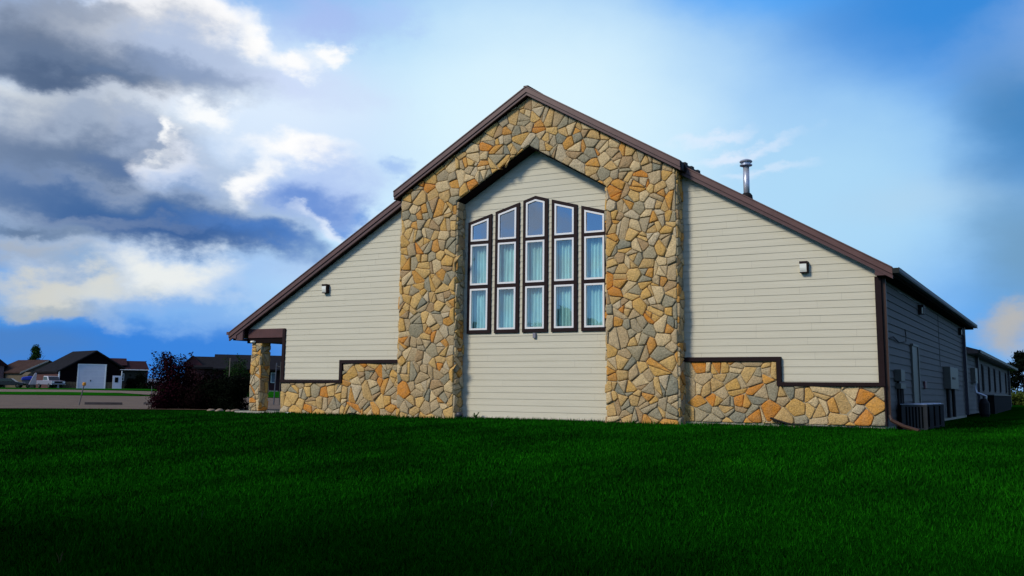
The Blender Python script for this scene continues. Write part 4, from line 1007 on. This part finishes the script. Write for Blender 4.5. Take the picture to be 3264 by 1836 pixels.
# red house right of the shrubs
F = Frame(760, 112); t = house_thing('house', 'dark red house with black roof behind the shrubs and porch', 'house', F)
red = mat('dark_red_siding', (.035, .008, .010), .8, var=.1); red2 = mat('red_gable', (.075, .018, .022), .8)
ze = F.Z(1178)
mb = MB(); mb.box(F.X(640), F.X(905), .5, 9, -.4, ze, P0); mb.build('wall', red, t)
mb = MB(); mb.prism([(F.X(598), -.4), (F.X(655), -.4), (F.X(655), F.Z(1172)), (F.X(620), F.Z(1139)), (F.X(598), F.Z(1160))], 0, .3, P0); mb.build('gable_wall', red2, t)
mb = MB()
mb.prism([(-1.2, F.Z(1176)), (4.5, F.Z(1127)), (10.2, F.Z(1176)), (10.2, F.Z(1180)), (-1.2, F.Z(1180))], F.X(681), F.X(930), lambda u, y, z: (y, u, z))
mb.build('roof', shingle_k, t)
mb = MB(); mb.prism([(-.6, F.Z(1172)), (3.5, F.Z(1136.5)), (8, F.Z(1172)), (8, F.Z(1178)), (-.6, F.Z(1178))], F.X(618), F.X(682), lambda u, y, z: (y, u, z)); mb.prism([(F.X(592), F.Z(1163)), (F.X(619), F.Z(1136)), (F.X(619), F.Z(1140)), (F.X(594), F.Z(1166))], -.3, 6, P0); mb.build('gable_roof', shingle_k, t)
mb = MB(); mb.box(F.X(858), F.X(874), .38, .48, F.Z(1219), F.Z(1186), P0); w = mb.build('window', M['white'], t)
mb = MB(); mb.box(F.X(860.5), F.X(871.5), .33, .379, F.Z(1217), F.Z(1188.5), P0); mb.build('pane', mat('far_pane', (.12, .16, .22), .2), w)
mb = MB(); mb.box(F.X(845), F.X(882), -.2, .45, 0, .16, P0); mb.build('step', M['concrete'], t)
# trees behind
def far_tree(name, label, px, dist, h, w, m, count, size, seed, cone=False):
    p = at(px, 1235, dist); p.z = hz(p.x, p.y); t = thing(name, label, 'tree', p)
    R = random.Random(seed); bl = []
    for k in range(46):
        z = R.uniform(.18, .97); k_ = (1.05-z)*.9 if cone else math.sin(min(z*1.15, 1)*math.pi)**.55
        a = R.uniform(0, 6.28); rr = w*.5*k_*R.uniform(.2, .95); s = R.uniform(.07, .15)
        bl.append((math.cos(a)*rr, math.sin(a)*rr, z*h, w*s, w*s, h*s*.8))
    leaves('crown', bl, count, size, m, t, seed, .2); limbs('trunk', h, w*.4, 10, t, .02*h, seed); return t
far_tree('conifer_tree', 'dark green tree rising behind the tan house', 106, 175, 8.4, 6.4, midgreen, 7000, .17, 51, True)
far_tree('broadleaf_tree', 'dark leafy tree beyond the end of the rear wing', 3262, 82, 4.9, 6.2, darkgreen, 7000, .13, 53)
def shade_tree(label, x, y, h, w, seed):  # unseen trees added to shade the near lawn, small ones mirrored in the panes
    t = thing('broadleaf_tree', label, 'tree', (x, y, hz(x, y)), 0, 'added trees across the lawn from the church front')
    R = random.Random(seed); bl = []
    for k in range(60):
        z = R.uniform(.20, .97); k_ = math.sin(min(z*1.05, 1)*math.pi)**.5; a = R.uniform(0, 6.28); rr = w*.5*k_*R.uniform(.1, .95); s_ = R.uniform(.09, .17)
        bl.append((math.cos(a)*rr, math.sin(a)*rr, z*h, w*s_, w*s_, h*s_*.7))
    leaves('crown', bl, 9000, .20, midgreen, t, seed, .2); limbs('trunk', h, w*.4, 12, t, .22, seed)
for k, (x, y, h, w) in enumerate(((-31, -25, 12, 9), (-15.5, -23.5, 5.6, 6), (-8.5, -23.5, 6.2, 6.5), (-2.2, -27.5, 12.5, 9), (4.5, -29.5, 13, 9.5), (13, -31, 12.5, 10))):
    shade_tree(['tree at the left end of the unseen row added to shade the lawn', 'small tree second from the left end of the added row', 'small tree third from the left end of the added row', 'tree fourth from the left end of the added row', 'tree standing behind the viewer in the added row', 'tree at the right end of the unseen row added to shade the lawn'][k], x, y, h, w, 71+k)
for px, lab, sd, m_ in ((3225, 'yellow-green bush at the end of the rear wing', 61, leaf_mat('lime_leaf', (.05, .075, .012), .5)), (3262, 'dark green bush at the right border below the tree', 62, midgreen)):
    shrub('roadside_bush', lab, 'bush', px, 1280, 1.5 if sd == 61 else 1.2, 3.2, m_, 2500, .08, sd, .2, 66)
# distant hills, the blue of air haze put into their base colour
hv = []; hf = []
for k in range(41):
    px = -900+k*75; p = at(px, 1235, 2600); top = 26+9*mnoise.noise(Vector((k*.33, 2, 0)))+4*mnoise.noise(Vector((k*1.1, 5, 0)))
    q = at(px, 1235, 4200); hv += [(p.x, p.y, -3), (p.x*.5+q.x*.5, p.y*.5+q.y*.5, top*1.5), (q.x, q.y, -3)]
for k in range(40):
    for j in range(2): hf.append((k*3+j, k*3+j+1, k*3+j+4, k*3+j+3))
me = bpy.data.meshes.new('hills'); me.from_pydata(hv, [], hf); me.materials.append(mat('haze_tinted_hill', (.10, .14, .20), .95, var=.15, vscale=.004))
o = bpy.data.objects.new('hills', me); COL.objects.link(o); tag(o, kind='structure')

# ------------------------------------------------------------------ vehicles by the garage
tyre = mat('tyre', (.010, .010, .010), .8); carglass = mat('car_glass', (.015, .02, .028), .08, spec=.8); chrome = mat('chrome', (.6, .6, .65), .2, metal=.9)
def wheel(parent, x, y, r=.38, w=.24):
    mb = MB()
    prof = [(r*.55, -w/2), (r*.94, -w/2), (r, -w/4), (r, w/4), (r*.94, w/2), (r*.55, w/2)]; n = 18; rings = [[mb.vert((x+a*math.cos(2*math.pi*i/n), y+b, r+a*math.sin(2*math.pi*i/n))) for i in range(n)] for a, b in prof]
    for k in range(len(rings)-1):
        for i in range(n): mb.f.append([rings[k][i], rings[k][(i+1) % n], rings[k+1][(i+1) % n], rings[k+1][i]])
    mb.f.append(rings[0]); mb.f.append(rings[-1][::-1]); o = mb.build('wheel', tyre, parent)
    mb = MB(); s = -1 if y < 0 else 1
    mb.tube([(x, y+s*(w/2-.02), r), (x, y+s*(w/2+.012), r)], r*.5, 14); mb.build('rim', M['greybox'], o)
def car_body(parent, prof, half, m, name='body', bev=.05, taper=None):
    mb = MB(); mb.prism(prof, -half, half, P0); return mb.build(name, m, parent, bevel=bev)
def pickup(px, dist, heading, label):
    p = at(px, 1235, dist); p.z = hz(p.x, p.y); t = thing('pickup_truck', label, 'pickup truck', p, heading)
    paint = mat('truck_silver', (.20, .19, .25), .3, spec=.6); upper = mat('truck_white', (.55, .56, .62), .35, spec=.6)
    car_body(t, [(-2.75, .55), (2.7, .50), (2.78, .75), (2.74, 1.08), (1.35, 1.18), (-2.75, 1.15)], .98, paint)
    car_body(t, [(-.75, 1.14), (1.30, 1.16), (.72, 1.80), (-.55, 1.84)], .86, upper, 'cab', .06)
    mb = MB(); mb.face([(1.335, -.78, 1.20), (1.335, .78, 1.20), (.80, .70, 1.77), (.80, -.70, 1.77)]); mb.build('windshield', carglass, t)
    for s in (-1, 1):
        mb = MB(); mb.prism([(-.60, 1.22), (1.05, 1.22), (.66, 1.72), (-.46, 1.74)], s*.862, s*.872, P0); mb.build('side_window', carglass, t)
        mb = MB(); mb.box(2.70, 2.80, s*.92-.16, s*.92+.04 if s < 0 else s*.92, .80, 1.0, P0) if False else mb.box(2.72, 2.81, min(s*.60, s*.95), max(s*.60, s*.95), .80, 1.0, P0); mb.build('headlight', M['lens'], t)
        for x in (-1.75, 1.75): wheel(t, x, s*.86)
    mb = MB(); mb.box(2.73, 2.80, -.58, .58, .76, 1.03, P0); mb.build('grille', M['blacksteel'], t)
    mb = MB(); mb.box(2.70, 2.90, -.98, .98, .50, .68, P0); mb.build('bumper', chrome, t, bevel=.03)
    mb = MB(); mb.box(-2.6, -.85, -.84, .84, 1.02, 1.165, P0); mb.build('bed', M['blacksteel'], t)
    return t
F = Frame(160, 127)
pickup(160, 127, F.rot+rad(-68), 'silver and white pickup truck parked at the left side of the black garage')
def dark_car(px, dist, heading, label):
    p = at(px, 1235, dist); p.z = hz(p.x, p.y); t = thing('parked_car', label, 'car', p, heading)
    paint = mat('car_black', (.008, .010, .012), .3, spec=.6)
    car_body(t, [(-2.2, .40), (2.2, .38), (2.25, .75), (1.2, .92), (-2.2, .95)], .88, paint)
    car_body(t, [(-2.0, .90), (1.15, .90), (.35, 1.46), (-1.6, 1.48)], .78, paint, 'cabin', .08)
    for s in (-1, 1):
        mb = MB(); mb.prism([(-1.75, .98), (.85, .98), (.25, 1.38), (-1.5, 1.40)], s*.785, s*.795, P0); mb.build('side_window', carglass, t)
        for x in (-1.4, 1.4): wheel(t, x, s*.78, .34, .2)
    return t
dark_car(28, 132, F.rot+rad(-12), 'black car parked at the far left before the tan house')
# camper trailer and covered boat
p = at(116, 1235, 136); p.z = hz(p.x, p.y); t = thing('camper_trailer', 'white camper trailer with sloping nose behind the pickup', 'trailer', p, F.rot)
mb = MB(); mb.prism([(-1.15, .5), (2.2, .5), (2.2, 2.75), (-.2, 2.75), (-.75, 1.6)], 0, 2.2, P0); mb.build('body', mat('camper_white', (.50, .48, .53), .5), t, bevel=.05)
mb = MB(); mb.box(.9, 1.6, -.03, -.003, 1.85, 2.3, P0); mb.build('window', carglass, t)
wheel(t, .8, .1); mb = MB(); mb.tube([(-1.1, 1.1, .55), (-1.9, 1.1, .5)], .05, 6); mb.build('hitch', M['blacksteel'], t)
p = at(84, 1235, 140); p.z = hz(p.x, p.y); t = thing('covered_boat', 'boat on a trailer under a bright blue tarpaulin', 'boat', p, F.rot)
mb = MB(); mb.prism([(-.85, 1.25), (-.75, 1.75), (.3, 1.95), (.9, 1.9), (.9, 1.25)], -.9, .9, P0); mb.build('tarpaulin', mat('blue_tarp', (.01, .04, .42), .5), t, bevel=.12)
mb = MB(); mb.prism([(-.8, 1.24), (.9, 1.24), (.8, .6), (-.4, .6)], -.8, .8, P0); mb.build('hull', mat('hull_grey', (.12, .12, .14), .5), t)
wheel(t, .2, -.85, .3, .2)
